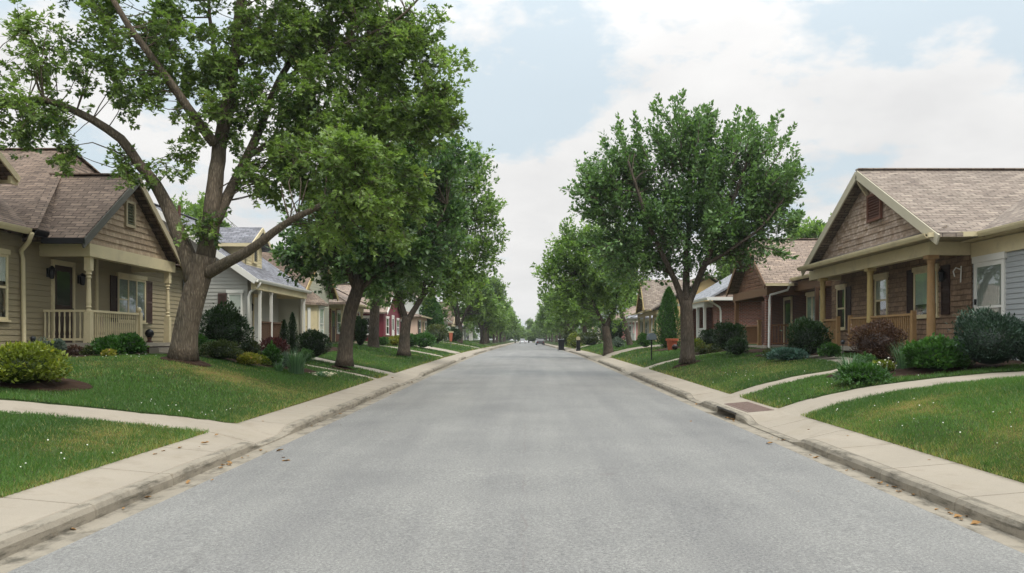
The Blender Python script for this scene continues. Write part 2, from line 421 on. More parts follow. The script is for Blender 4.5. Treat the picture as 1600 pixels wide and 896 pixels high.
BEDS = [  # ellipses (x, y, rx, ry): mulched beds
    (-9.0, 15.0, .95, .72), (-11.2, 22.4, .7, 2.3), (-9.2, 24.5, 1.9, 2.0), (-7.6, 25.2, 1.2, 1.0), (-8.4, 20.2, .6, .5), (-6.5, 29.0, .42, .4), (-9.9, 38, 1.0, 4.0),
    (9.1, 18.6, 1.7, 1.3), (10.3, 20.6, 1.6, 2.9), (8.1, 19.4, .9, .8), (9.6, 29.6, 1.2, 1.7), (6.3, 32.1, .55, .5), (10.2, 33.5, 1.6, 1.6), (8.9, 37.6, 1.6, .9), (8.3, 45.5, 1.2, 1.2)]


def dpoly(x, y, pts):
    d = np.full(np.shape(x), 1e9)
    for (ax, ay), (bx, by) in zip(pts[:-1], pts[1:]):
        t = np.clip(((x - ax) * (bx - ax) + (y - ay) * (by - ay)) / ((bx - ax) ** 2 + (by - ay) ** 2 + 1e-12), 0, 1)
        d = np.minimum(d, np.hypot(x - ax - t * (bx - ax), y - ay - t * (by - ay)))
    return d
def smoothline(pts, step=.3):
    P = [np.array(p, float) for p in pts]; P = [2 * P[0] - P[1]] + P + [2 * P[-1] - P[-2]]
    out = []
    for i in range(1, len(P) - 2):
        n = max(2, int(np.linalg.norm(P[i + 1] - P[i]) / step))
        for k in range(n):
            t = k / n
            out.append(.5 * ((2 * P[i]) + (-P[i - 1] + P[i + 1]) * t + (2 * P[i - 1] - 5 * P[i] + 4 * P[i + 1] - P[i + 2]) * t * t + (-P[i - 1] + 3 * P[i] - 3 * P[i + 1] + P[i + 2]) * t ** 3))
    out.append(P[-2]); return np.array(out)


SPATHS = []
for pts, w, zoff in PATHS:
    L_ = smoothline(pts); T = np.gradient(L_, axis=0); T = T / np.linalg.norm(T, axis=1, keepdims=True); Nn = np.stack([-T[:, 1], T[:, 0]], 1)
    SPATHS.append((L_, w))
    m = MB(); rows = []; acc = 0
    for i, (p_, n_) in enumerate(zip(L_, Nn)):
        flare = 1 + .45 * math.exp(-i * .3 / .6)
        offs = [-.5, -.5, -.25, 0, .25, .5, .5]
        row = []
        for j, o_ in enumerate(offs):
            q = p_ + n_ * o_ * w * flare
            zz = float(G(q[0], q[1])) + (zoff if L_[:, 1].min() > 43 else -.03 + .012 * math.exp(-i * .6)) - (.12 if j in (0, 6) else 0) - (.006 if i % 5 == 0 else 0)
            sd_ = 1 if q[0] > 0 else -1; du = abs(q[0]) - US[sd_]
            if du < .03: hc = .135 * (1 - cut(sd_, q[1])) + .015 * cut(sd_, q[1]); zz = float(zr(q[1])) + hc + (.2 - hc) * (abs(q[0]) - UB[sd_] - .165) / (US[sd_] - UB[sd_] - .165) - .012 - (.12 if j in (0, 6) else 0)
            row.append((q[0], q[1], zz))
        rows.append(row)
    m.grid(rows); tag(m.build('path', CONC), kind='structure')


def is_lawn(x, y, grow=0.0):
    u = np.abs(x); ok = u > np.where(x < 0, US[-1], US[1]) + .0
    for L_, w in SPATHS:
        P_ = [tuple(q) for q in L_[::3]] + [tuple(L_[-1])]
        near = np.abs(x - L_[:, 0].mean()) < 15
        ok &= dpoly(x, y, P_) > w / 2 + grow
    for bx, by, rx, ry in BEDS:
        ok &= ((x - bx) / rx) ** 2 + ((y - by) / ry) ** 2 > 1 + .12 * np.sin(5 * np.arctan2(y - by, x - bx))
    ok &= u < np.where(x < 0, 12.6, 11.6)
    ok &= ~((x < -11.4) & (y > 21.6) & (y < 27.4)) & ~((x > 10.7) & (y > 21.5) & (y < 31.8))
    return ok


def on_path(x, y):
    o = np.zeros(np.shape(x))
    for L_, w in SPATHS:
        if L_[:, 1].min() > 43: continue
        nb = (y > L_[:, 1].min() - 2) & (y < L_[:, 1].max() + 2) & (np.sign(x) == np.sign(L_[0, 0]))
        if nb.any(): o[nb] = np.maximum(o[nb], dpoly(x[nb], y[nb], [tuple(q) for q in L_]) < w / 2 + .02)
    return o


DRYP = [(-7.4, 19.5, 1.6, 1.2, .9), (-5.9, 11.6, .6, 1.4, .9), (-9.4, 18.2, .8, .5, .5), (6.0, 13.6, .5, .7, .8), (6.8, 13.9, 1.0, .35, .7), (7.4, 25, .9, 2.2, .7), (5.9, 8.6, .5, 1.0, .6), (6.3, 10.4, .6, .8, .7), (-5.6, 20, .4, 4, .5), (7.3, 11, .8, 1.2, .5), (6.0, 29, .5, 3, .4)]
def dryness(x, y):
    d = .34 * sstep(.58, .88, vnoise(x * .45 + 9, y * .3 + 3, 5) * .6 + vnoise(x * 1.7, y * 1.3, 6) * .4)
    for px_, py_, rx, ry, a in DRYP: d = d + .62 * a * np.exp(-((x - px_) / rx) ** 2 - ((y - py_) / ry) ** 2)
    u = np.abs(x) - np.where(x < 0, US[-1], US[1])
    d = d + .55 * np.exp(-u / .13)
    return np.clip(d * (.5 + vnoise(x * 5, y * 5, 8)), 0, 1)


def groundmat():
    m, nt, b, N, L = _new('lawn_ground')
    a = N.new('ShaderNodeAttribute'); a.attribute_name = 'tint'
    v = _pos(nt); f = _noise(nt, v, 1.2, 6, .6); g = _noise(nt, v, 30, 3, .7)
    col = _ramp(nt, f, [(.3, c('#25331a')), (.7, c('#36461f'))])
    col = _mix(nt, a.outputs['Fac'], col, c('#6e6238'))
    col = _mix(nt, 1.0, col, _ramp(nt, g, [(.3, (.55, .55, .5)), (.7, (1.2, 1.2, 1.1))]), 'MULTIPLY')
    L.new(col, b.inputs['Base Color']); b.inputs['Roughness'].default_value = .95; b.inputs['Specular IOR Level'].default_value = .1
    _bump(nt, b, g, .9, .03); return m


gy = np.concatenate([np.arange(-8, 5, .5), np.arange(5, 44, .14), np.arange(44, 130, 1.5), np.arange(130, 440, 10), [440, 520, 700, 1000, 1500]])
Vs, Fs, off = [], [], 0
for s in (-1, 1):
    gu = np.concatenate([[US[s], US[s] + .06], np.arange(US[s] + .18, 12, .14), [12.3, 13, 14, 16, 18, 20, 24, 30, 45, 80, 150, 300, 600]])
    U, Y = np.meshgrid(gu * s, gy)
    Z = G(U, Y); Z[:, 0] -= .05; Z -= .11 * on_path(U, Y)
    n0, n1 = U.shape
    Vs.append(np.stack([U, Y, Z], -1).reshape(-1, 3))
    i = (np.arange(n0 - 1)[:, None] * n1 + np.arange(n1 - 1)[None]).ravel() + off
    q = np.stack([i, i + 1, i + 1 + n1, i + n1], 1)
    Fs.append(q if s > 0 else q[:, ::-1]); off += n0 * n1
# the sheet carries on beneath the road so that it is one ground out to the horizon
Yc, Xc = np.meshgrid(gy, np.array([-US[-1] - .05, 0, US[1] + .05]), indexing='ij')
Vs.append(np.stack([Xc, Yc, zr(Yc) - .35], -1).reshape(-1, 3)); n0, n1 = Xc.shape
i = (np.arange(n0 - 1)[:, None] * n1 + np.arange(n1 - 1)[None]).ravel() + off
Fs.append(np.stack([i, i + 1, i + 1 + n1, i + n1], 1))
V = np.concatenate(Vs); tag(arr_mesh('ground', V, np.concatenate(Fs), groundmat(), dryness(V[:, 0], V[:, 1]), smooth=True), kind='structure')

for bx, by, rx, ry in BEDS:
    m = MB(); rows = []
    for k in (0, .3, .6, .85, 1.0, 1.06):
        row = []
        for t in np.linspace(0, 2 * math.pi, 40, endpoint=False):
            rr = k * (1 + .06 * math.sin(5 * t)) ** .5
            x, y = bx + rx * rr * math.cos(t), by + ry * rr * math.sin(t)
            row.append((x, y, float(G(x, y)) + (.05 if k < .8 else .03 if k < 1.02 else -.05) + .035 * random.random() * (k < 1)))
        rows.append(row)
    m.grid(rows, True); tag(m.build('mulch_bed', MULCH), kind='structure')

# grass blades and clover
GRASS = leafmat('grass_blade', '#2a4c1e', '#668a41', .38, .42, .4, '#9a8c58')
Vg, Tg = [], []
for y0, y1, dens, w, h in ((3.5, 6, 2500, .009, .05), (6, 10, 5000, .007, .052), (10, 16, 3000, .009, .056), (16, 25, 1200, .014, .06), (25, 42, 320, .022, .065), (42, 80, 80, .05, .08), (80, 140, 16, .1, .11)):
    for s in (-1, 1):
        umax = min(13, .75 * y1 + 4)
        if umax < US[s]: continue
        n = int(dens * (umax - US[s]) * (y1 - y0))
        x = s * (US[s] - .02 + RNG.random(n) * (umax - US[s])); y = y0 + RNG.random(n) * (y1 - y0)
        kz = is_lawn(x, y, .0) | ((np.abs(x) <= US[s]) & is_lawn(x + s * .05, y, 0)); kz &= np.abs(x) < .74 * y + 4
        x, y = x[kz], y[kz]; n = len(x)
        dr = dryness(x, y)
        clump = vnoise(x * 3.2, y * 3.2, 21)
        hh = h * (.55 + .7 * RNG.random(n)) * (.65 + .7 * clump) * (1 - .45 * dr)
        edge = np.abs(x) - US[s] < .22
        hh = np.where(edge, hh * (1.0 + .8 * vnoise(x * 4, y * 4, 41)), hh)
        a = RNG.random(n) * 6.283; lean = hh * (.25 + .6 * RNG.random(n)); la = RNG.random(n) * 6.283
        b = np.stack([x, y, G(x, y) - .008], 1)
        wv = np.stack([np.cos(a), np.sin(a), np.zeros(n)], 1) * (w * (.6 + .8 * RNG.random(n)))[:, None] * .5
        tip = b + np.stack([np.cos(la) * lean, np.sin(la) * lean, hh], 1)
        Vg.append(np.stack([b - wv, b + wv, tip], 1).reshape(-1, 3))
        big = vnoise(x * .6, y * .6, 31) * .5 + vnoise(x * .17, y * .17, 32) * .3
        t = np.clip(-.05 + .22 * RNG.random(n) + .85 * big, 0, .8)
        dead = RNG.random(n) < np.clip(dr * .95 + .03, 0, 1); t[dead] = .88 + .12 * RNG.random(dead.sum())
        Tg.append(t)
Vg = np.concatenate(Vg)
tag(arr_mesh('grass', Vg, np.arange(len(Vg)).reshape(-1, 3), GRASS, np.concatenate(Tg)), 'short mown lawn grass on both sides of the street', 'grass', None, 'stuff')
m = MB()
for k in range(560):
    s = random.choice((-1, -1, 1)); y = random.uniform(7.5, 26); u = random.uniform(US[s] + .1, 11.5)
    if s < 0: y = 9 + 14 * random.random(); 
    if vnoise(u * .5 * s, y * .4, 77) < .5 or not bool(is_lawn(np.array([s * u]), np.array([y]), .1)[0]): continue
    rr = random.uniform(.007, .013); z = float(G(s * u, y)) + random.uniform(.04, .055)
    m.lathe(s * u, y, [(rr * .3, z - rr * .7), (rr, z - rr * .2), (rr * .8, z + rr * .5), (rr * .2, z + rr * .8)], 6)
tag(m.build('clover_flowers', plain('clover_white', '#e4e2d6', .8, .05), autouv=False), 'tiny white clover heads dotted over the lawns', 'flowers', None, 'stuff')

# ------------------------------------------------------------------ trees
BARK = barkmat('grey_brown_bark', '#665c50', '#8b8172'); BARK2 = barkmat('dark_bark', '#574e45', '#7d7366')
LEAF = [leafmat('maple_leaf', '#385226', '#88a054', .42, .4, .45, '#9a9650'), leafmat('deep_green_leaf', '#304c2c', '#739358', .38, .4, .45, '#83904c'), leafmat('mid_green_leaf', '#3b582c', '#89a557', .42, .4, .45, '#9a9a55'), leafmat('far_leaf', '#3f592c', '#839d54', .4, .45, .4, '#9c9c60')]


def tree(name, label, cat, base, limbs, lobes, seed, spray=.9, spread=.15, per=26, leaf=.15, lobed=False, mat=0, bark=BARK, up=.5, droop=0., group=None, fine=True, width=.3, tintb=.0, n_ring=10, dis=.62, spires=None):
    rng = np.random.default_rng(seed); rd = random.Random(seed)
    t = thing(name, label, cat, base, group)
    o0 = Vector(base); tm = MB(); sk = []
    for li, (pts, r0, r1) in enumerate(limbs):
        P = smoothline(pts, .25) if len(pts) > 2 else np.array(pts, float)
        n = len(P); rad = r0 + (r1 - r0) * np.linspace(0, 1, n) ** .8
        if li == 0:   # root flare
            zz = P[:, 2] - P[0, 2]; rad = rad * (1 + .32 * np.exp(-np.maximum(zz, 0) / .3))
        wob = np.cumsum(rng.normal(size=(n, 3)) * .006 * r0 / .1, 0) * (li > 0)
        P = P + wob - wob[0]
        tm.tube([Vector(p) + o0 for p in P], list(rad), n_ring if r0 > .1 else 7)
        for p, q in zip(P, rad): sk.append((*p, q))
    sk = np.array(sk); sk2 = sk[sk[:, 2] > .12 * sk[:, 2].max()]
    Pl, Dl, Tl = [], [], []
    cc = np.mean([l[0] for l in lobes], 0)
    for ctr, rad, ncl, spc in lobes:
        ctr = np.array(ctr, float); rad = np.array(rad, float)
        for _ in range(ncl):
            d = rng.normal(size=3); d /= np.linalg.norm(d); rr = (.25 + .75 * rng.random()) ** .6
            p = ctr + d * rad * rr * .88
            dist = np.linalg.norm(sk2[:, :3] - p, axis=1) + .35 * np.maximum(0, sk2[:, 2] - p[2] + .3) * 2
            j = int(np.argmin(dist)); q = sk2[j, :3]; L_ = np.linalg.norm(p - q)
            if L_ > .25:
                mid = (p + q) / 2 + np.array([0, 0, .10 * L_ * (1 - 2 * droop)]) + rng.normal(size=3) * .12 * L_
                r0 = min(sk2[j, 3] * .5, .006 + .009 * L_)
                tm.tube([Vector(a) + o0 for a in smoothline([q, mid, p], .4)], list(np.linspace(r0, .006, len(smoothline([q, mid, p], .4)))), 5, False)
            tcl = rng.normal() * .13
            for _s in range(spc):
                dv = (p - ctr) / np.maximum(rad, .1) * .55 + (p - cc) * .10 + rng.normal(size=3) * dis + np.array([0, 0, up - droop])
                dv /= np.linalg.norm(dv); L2 = spray * (.55 + .75 * rng.random())
                a = p + rng.normal(size=3) * .2 * spray - dv * L2 * .2
                bend = np.array([0, 0, -.25 * droop * L2 + .12 * up * L2])
                tt = rng.random(per) ** .8
                along = a + dv * (tt * L2)[:, None] + bend * (tt ** 2)[:, None]
                sp = spread * (1.05 - .65 * tt)[:, None]
                ro = rng.normal(size=(per, 3)); ro -= dv * (ro @ dv)[:, None]; ro = nrm(ro)
                Pl.append(along + ro * sp * (.25 + .75 * rng.random((per, 1))))
                Dl.append(ro * .75 + dv * .65 + rng.normal(size=(per, 3)) * .35 + np.array([0, 0, -.18 - droop * .6]))
                Tl.append(np.clip(.42 + tintb + tcl + rng.normal(size=per) * .14 + .12 * rng.normal(), 0, .84) + (rng.random(per) < .012) * .2)
                if fine: tm.tube([Vector(a) + o0, Vector(a + dv * L2 * .5 + bend * .25) + o0, Vector(a + dv * L2 * .95 + bend) + o0], [.008, .006, .002], 3, False)
    for a, b, nl, wd in (spires or []):       # long leafy shoots that break the outline
        a = np.array(a); b = np.array(b); ax = b - a; Ls = np.linalg.norm(ax); ax = ax / Ls
        tm.tube([Vector(a) + o0, Vector((a + b) / 2 + rng.normal(size=3) * .05) + o0, Vector(b) + o0], [.022, .014, .004], 5, False)
        tt = rng.random(nl) ** .85; ro = rng.normal(size=(nl, 3)); ro -= ax * (ro @ ax)[:, None]; ro = nrm(ro)
        cl = .55 + .45 * np.sin(tt * Ls * 9 + rng.random() * 6)
        Pl.append(a + ax * (tt * Ls)[:, None] + ro * (wd * (1.1 - .85 * tt) * cl * (.3 + .7 * rng.random(nl)))[:, None])
        Dl.append(ro * .7 + ax * .8 + rng.normal(size=(nl, 3)) * .3 + np.array([0, 0, -.1])); Tl.append(np.clip(.5 + tintb + .14 * rng.normal(size=nl), 0, .84))
    P = np.concatenate(Pl); D = np.concatenate(Dl); T = np.clip(np.concatenate(Tl), 0, 1)
    V, Fc, rep = leaves(P, D, leaf * (.65 + .7 * rng.random(len(P))), width, lobed, rng)
    tm.build('trunk', bark, t, smooth=True, autouv=False)
    arr_mesh('crown', V, Fc, LEAF[mat] if isinstance(mat, int) else mat, rep(T), t)
    return t


def limb_px(d, base, pts, r0, r1):
    """photo pixels (px, py[, depth offset]) to points relative to the tree's base"""
    return ([(lat(p[0], d + (p[2] if len(p) > 2 else 0)) - base[0], (p[2] if len(p) > 2 else 0), zat(p[1], d + (p[2] if len(p) > 2 else 0)) - base[2]) for p in pts], r0, r1)
def lobe_px(d, base, L_):
    out = []
    for px_, py_, rx, ry, ncl, spc, *dy in L_:
        o = dy[0] if dy else 0; k = (d + o) / F
        out.append(((lat(px_, d + o) - base[0], o, zat(py_, d + o) - base[2]), (rx * k, (dy[1] if len(dy) > 1 else max(1.2, .9 * rx * k)), ry * k), ncl, spc))
    return out


# the big spreading tree in front of the left cottage
d = 20.2; x = lat(286, d); base = (x, d, float(G(x, d)) - .02)
B = base
limbs = [limb_px(d, B, [(286, 562), (290, 520), (301, 470), (314, 425), (320, 400)], .29, .275),
         limb_px(d, B, [(303, 440), (293, 395), (274, 345), (247, 290), (222, 255, -.3), (195, 215, -.6), (150, 185, -.9), (100, 162, -1.2), (50, 155, -1.5), (5, 165, -1.8)], .23, .05),
         limb_px(d, B, [(320, 405), (328, 360), (333, 300), (340, 230, .2), (352, 150, .3), (362, 70, .4), (372, -20, .5), (380, -130, .5)], .235, .06),
         limb_px(d, B, [(337, 345), (360, 300, .4), (388, 245, .8), (412, 195, 1.2), (440, 130, 1.5), (480, 70, 1.8), (540, 30, 2.2), (600, -20, 2.4)], .15, .04),
         limb_px(d, B, [(318, 430), (345, 415, -.3), (385, 392, -.6), (425, 362, -1.0), (465, 335, -1.3), (505, 317, -1.5), (538, 300, -1.5), (565, 280, -1.4)], .165, .035),
         limb_px(d, B, [(335, 225), (305, 185, -.4), (265, 130, -.8), (225, 75, -1.2), (190, 25, -1.5), (155, -40, -1.8), (130, -110, -2)], .13, .04),
         limb_px(d, B, [(388, 245, .8), (440, 215, 1.2), (500, 220, 1.5), (550, 235, 1.6), (610, 225, 1.8), (660, 200, 2)], .075, .025),
         limb_px(d, B, [(440, 130, 1.5), (500, 85, 1.0), (560, 60, .6), (620, 30, .4), (660, -10, .3)], .07, .025),
         limb_px(d, B, [(352, 150, .3), (335, 80, 1.2), (325, 0, 1.8), (330, -80, 2)], .08, .03)]
lob = lobe_px(d, B, [(60, 75, 55, 42, 11, 5, -1.5), (45, 170, 52, 40, 11, 5, -1.7), (70, 205, 55, 40, 10, 5, -1.4), (165, 130, 40, 70, 10, 5, -1), (215, 40, 85, 50, 22, 5, -.8), (255, 130, 45, 50, 11, 5, -.5),
                     (335, 70, 90, 80, 32, 5, .3), (325, 190, 45, 45, 12, 5, .2), (420, 170, 60, 65, 19, 5, .5), (455, 50, 90, 75, 40, 6, .8), (560, 65, 90, 70, 42, 6, .8), (635, 85, 60, 75, 30, 6, .8),
                     (530, 170, 100, 75, 50, 6, .6), (640, 190, 75, 65, 36, 6, .8), (500, 260, 95, 55, 40, 6, .2), (590, 290, 75, 60, 27, 6, -.5), (610, 345, 40, 30, 6, 5, -.8), (420, 270, 45, 35, 12, 5, .2), (505, 350, 35, 24, 7, 5, -1.2), (555, 285, 55, 40, 12, 6, -2.0, .9), (520, 245, 60, 35, 10, 6, -2.0, .9),
                     (322, 345, 22, 22, 4, 4, -.4, .5), (265, 255, 20, 25, 4, 4, -.4, .5), (185, 255, 18, 20, 4, 4, -.6, .5), (690, 150, 28, 60, 10, 5, .5),
                     (120, -60, 130, 60, 30, 5, -.8), (330, -90, 130, 90, 44, 5, .3), (520, -60, 120, 80, 40, 5, .6)])
tree('shade_tree', 'huge spreading tree with a leaning forked trunk on the left lawn', 'tree', base, limbs, lob, 3, .62, .15, 24, .105, True, 0, BARK, .25, .28, 'street trees along both kerbs', True, .27, .04, 16)

# nearest tree on the right lawn
d = 32; x = lat(1074, d); base = (x, d, float(G(x, d)) - .03); B = base
limbs = [limb_px(d, B, [(1074, 568), (1074, 530), (1073, 500), (1072, 470)], .27, .24),
         limb_px(d, B, [(1068, 478), (1056, 440), (1036, 395, -.5), (1015, 350, -1), (1000, 300, -1.2), (985, 250, -1.2)], .14, .04),
         limb_px(d, B, [(1074, 478), (1086, 445), (1104, 400, -.4), (1125, 350, -.6), (1150, 290, -.5), (1170, 230, -.3)], .15, .04),
         limb_px(d, B, [(1072, 474), (1074, 400, .6), (1078, 320, .8), (1075, 250, .8), (1070, 180, .8)], .16, .04),
         limb_px(d, B, [(1100, 415, -.4), (1150, 385, -.8), (1195, 350, -1), (1225, 310, -1)], .09, .03),
         limb_px(d, B, [(1045, 425), (1000, 395, .5), (955, 360, 1), (925, 320, 1)], .09, .03)]
lob = lobe_px(d, B, [(1060, 238, 38, 34, 16, 6), (1105, 240, 32, 34, 13, 6), (1168, 262, 36, 36, 16, 6), (988, 275, 38, 36, 16, 6), (1075, 300, 80, 46, 46, 6), (960, 315, 48, 42, 22, 6), (1180, 315, 52, 50, 28, 6),
                     (1010, 360, 66, 42, 34, 6), (1110, 360, 75, 40, 36, 6), (1200, 350, 36, 34, 13, 6), (1060, 405, 52, 26, 15, 6), (1140, 400, 46, 24, 12, 5), (975, 400, 34, 26, 11, 6), (930, 300, 22, 26, 7, 5), (1215, 290, 22, 32, 7, 5), (995, 425, 26, 16, 6, 5), (1180, 400, 24, 16, 5, 5)])
SP = []
rs = np.random.default_rng(77)
for ax_, ay_, bx_, by_, k_ in ((1050, 230, 1030, 155, 4), (1060, 225, 1063, 143, 4), (1085, 225, 1098, 165, 4), (1100, 230, 1112, 160, 4), (1150, 245, 1160, 172, 4), (1170, 250, 1178, 170, 4), (1195, 245, 1215, 178, 4), (1200, 260, 1238, 195, 3), (985, 260, 970, 190, 4), (975, 270, 940, 215, 4), (1000, 250, 995, 182, 3), (950, 295, 905, 255, 4), (940, 315, 893, 288, 4), (945, 335, 900, 322, 3), (1210, 285, 1252, 252, 4), (1215, 310, 1248, 292, 3), (1215, 340, 1248, 335, 4), (960, 370, 915, 372, 3), (1200, 380, 1232, 392, 3), (1040, 260, 1012, 180, 3), (1130, 240, 1135, 185, 3)):
    for q in range(k_):
        o = rs.normal() * 1.1; j = rs.normal(size=4) * 8; kk = (d + o) / F
        SP.append(((lat(ax_ + j[0], d + o) - B[0], o, zat(ay_ + j[1], d + o) - B[2]), (lat(bx_ + j[2], d + o) - B[0], o + rs.normal() * .4, zat(by_ + abs(j[3]) * 1.2, d + o) - B[2]), 85, .30))
tree('shade_tree', 'upright maple with a stout forked trunk on the right lawn, nearest on its side', 'tree', base, limbs, lob, 5, 1.1, .14, 25, .15, False, 1, BARK2, .85, 0, 'street trees along both kerbs', True, .33, .08, 10, .42, SP)

# second tree on the left, by the thin walk
d = 29; x = lat(538, d); base = (x, d, float(G(x, d)) - .03); B = base
limbs = [limb_px(d, B, [(538, 572), (541, 530), (548, 485), (558, 455), (563, 430)], .27, .22),
         limb_px(d, B, [(558, 455), (545, 420), (540, 380, -.3), (530, 330, -.5), (520, 280, -.5)], .14, .04),
         limb_px(d, B, [(560, 450), (575, 410, .2), (585, 350, .4), (600, 290, .5), (610, 230, .5)], .16, .04),
         limb_px(d, B, [(562, 452), (595, 425, -.3), (640, 395, -.5), (680, 360, -.6), (700, 320, -.6)], .10, .03)]
lob = lobe_px(d, B, [(500, 385, 62, 45, 30, 6), (570, 390, 70, 45, 32, 6), (640, 395, 60, 45, 26, 6), (540, 320, 85, 55, 44, 6), (630, 320, 70, 60, 36, 6), (690, 350, 50, 55, 20, 6), (600, 250, 90, 50, 34, 6), (680, 270, 55, 45, 18, 6), (465, 400, 26, 25, 7, 5), (510, 425, 30, 18, 6, 5), (600, 430, 50, 22, 10, 5)])
tree('shade_tree', 'dark dense tree beside the thin left walk, next after the huge spreading one', 'tree', base, limbs, lob, 8, .8, .15, 23, .16, False, 1, BARK2, .45, .05, 'street trees along both kerbs', True, .34, -.02)

# ivy-wrapped trunk and the forked tree behind it
d = 48; x = lat(583, d); base = (x, d, float(G(x, d)) - .03); B = base
limbs = [limb_px(d, B, [(583, 548), (585, 500), (587, 450), (590, 400)], .33, .24), limb_px(d, B, [(588, 440), (570, 390), (560, 330), (560, 280)], .14, .04), limb_px(d, B, [(590, 420), (610, 370), (625, 310), (630, 250)], .14, .04)]
lob = lobe_px(d, B, [(560, 350, 50, 60, 24, 6), (620, 330, 55, 60, 26, 6), (590, 270, 60, 45, 22, 6), (588, 455, 11, 42, 18, 4, 0, .4), (600, 400, 45, 35, 14, 5)])
tree('shade_tree', 'ivy-covered straight trunk between two forked trees on the left', 'tree', base, limbs, lob, 9, .75, .2, 14, .2, False, 2, BARK2, .5, 0, 'street trees along both kerbs', False, .34, 0)
d = 43; x = lat(631, d); base = (x, d, float(G(x, d)) - .03); B = base
limbs = [limb_px(d, B, [(631, 556), (632, 530), (634, 508), (637, 495)], .31, .25), limb_px(d, B, [(635, 502), (625, 470), (612, 430), (605, 380)], .17, .04), limb_px(d, B, [(638, 500), (655, 472), (680, 440), (705, 405), (725, 360), (735, 310)], .17, .04), limb_px(d, B, [(660, 465), (670, 400), (680, 330), (690, 270)], .11, .03)]
lob = lobe_px(d, B, [(610, 440, 38, 40, 16, 6), (660, 400, 55, 45, 26, 6), (715, 400, 55, 45, 28, 6), (690, 330, 60, 55, 34, 6), (740, 325, 38, 45, 18, 6), (720, 270, 40, 36, 16, 6), (640, 330, 55, 60, 28, 6), (760, 345, 22, 30, 7, 5), (750, 395, 28, 30, 10, 5), (730, 440, 45, 26, 13, 6), (645, 455, 40, 20, 9, 5), (690, 445, 30, 20, 8, 5)])
tree('shade_tree', 'tall forked tree in front of the maroon and peach houses on the left', 'tree', base, limbs, lob, 10, 1.15, .16, 20, .185, False, 2, BARK2, .6, 0, 'street trees along both kerbs', True, .33, .05)
# second and third trees on the right
d = 56; x = lat(950, d); base = (x, d, float(G(x, d)) - .03); B = base
limbs = [limb_px(d, B, [(951, 556), (949, 530), (946, 510)], .33, .27), limb_px(d, B, [(947, 512), (935, 490), (920, 460), (900, 430)], .16, .04), limb_px(d, B, [(948, 510), (960, 480), (965, 440), (955, 390)], .18, .04)]
lob = lobe_px(d, B, [(900, 385, 35, 35, 20, 6), (945, 380, 40, 38, 24, 6), (885, 430, 40, 36, 24, 6), (935, 440, 48, 42, 32, 6), (975, 420, 30, 45, 18, 6), (905, 475, 45, 26, 20, 6), (955, 480, 30, 20, 9, 5), (865, 455, 20, 25, 7, 5), (870, 405, 22, 25, 8, 5)])
tree('shade_tree', 'leafy forked tree beyond the mailbox on the right', 'tree', base, limbs, lob, 12, 1.15, .18, 20, .22, False, 2, BARK2, .65, 0, 'street trees along both kerbs', False, .34, .06)
d = 63; x = lat(985, d); base = (x, d, float(G(x, d)) - .03); B = base
limbs = [limb_px(d, B, [(986, 546), (979, 515), (970, 485), (965, 450), (960, 410)], .24, .08), limb_px(d, B, [(970, 485), (985, 450), (992, 420)], .1, .04)]
lob = lobe_px(d, B, [(975, 440, 32, 30, 18, 6), (990, 400, 35, 35, 18, 6), (965, 390, 35, 30, 16, 6)])
tree('shade_tree', 'slim tree with a leaning bare trunk in front of the yellow gabled house', 'tree', base, limbs, lob, 13, 1.0, .22, 16, .28, False, 2, BARK2, .5, 0, 'street trees along both kerbs', False, .34, .04)

# street trees farther off: three kinds, then copies with parts
def generic(seed, H, W, mat, label, loc, leaf=.34):
    rd = random.Random(seed)
    limbs = [([(0, 0, 0), (.05, 0, 1.2), (0, .05, 2.3)], .32, .25)]
    lobes = []
    for k in range(5):
        a = k * 1.257 + rd.random(); e = (math.cos(a) * W * .33, math.sin(a) * W * .33, H * rd.uniform(.55, .8))
        limbs.append(([(0, 0, 2.1), (e[0] * .4, e[1] * .4, 2.1 + (e[2] - 2.1) * .5), e], .15, .04))
    for k in range(11):
        a = rd.random() * 6.283; q = rd.uniform(.1, .36) * W; z = H * rd.uniform(.3, .84)
        q *= 1.25 - .7 * max(0, (z / H - .55))
        lobes.append(((math.cos(a) * q, math.sin(a) * q, z), (W * .2, W * .2, H * .13), 13, 5))
    lobes.append(((0, 0, H * .88), (W * .16, W * .16, H * .1), 12, 5)); lobes.append(((0, 0, H * .6), (W * .3, W * .3, H * .2), 22, 5))
    return tree('street_tree', label, 'tree', loc, limbs, lobes, seed, 1.05, .26, 14, leaf, False, mat, BARK2, .5, 0, 'street trees along both kerbs', False, .36, .05, 8)
def gl(x, y): return (x, y, float(G(x, y)) - .05)
K1 = generic(21, 10.2, 8.6, 2, 'round street tree left of the reddish yard sign', gl(-7.9, 98))
K2 = generic(22, 10.6, 8.0, 3, 'street tree with a broad pale crown beyond the yard sign on the left', gl(-6.6, 122))
K3 = generic(23, 9.6, 8.8, 2, 'street tree behind the black wheelie bin on the right', gl(6.9, 97))
ords = 'third fourth fifth sixth seventh eighth ninth tenth eleventh twelfth'.split()
spots = [(-6.5, 131, 0), (-6.9, 148, 2), (-6.6, 168, 1), (-6.8, 190, 0), (-6.7, 214, 2), (-6.6, 240, 1), (-6.9, 268, 0)]
for i, (tx, ty, kk) in enumerate(spots):
    dup((K1, K2, K3)[kk], gl(tx, ty), i * 1.9 + .6, .92 + .05 * (i % 4), f'far street tree on the left, {ords[i]} past the reddish yard sign')
spots = [(6.5, 118, 0), (6.8, 138, 1), (6.6, 160, 2), (6.9, 184, 0), (6.6, 208, 1), (6.8, 236, 2), (6.6, 266, 0)]
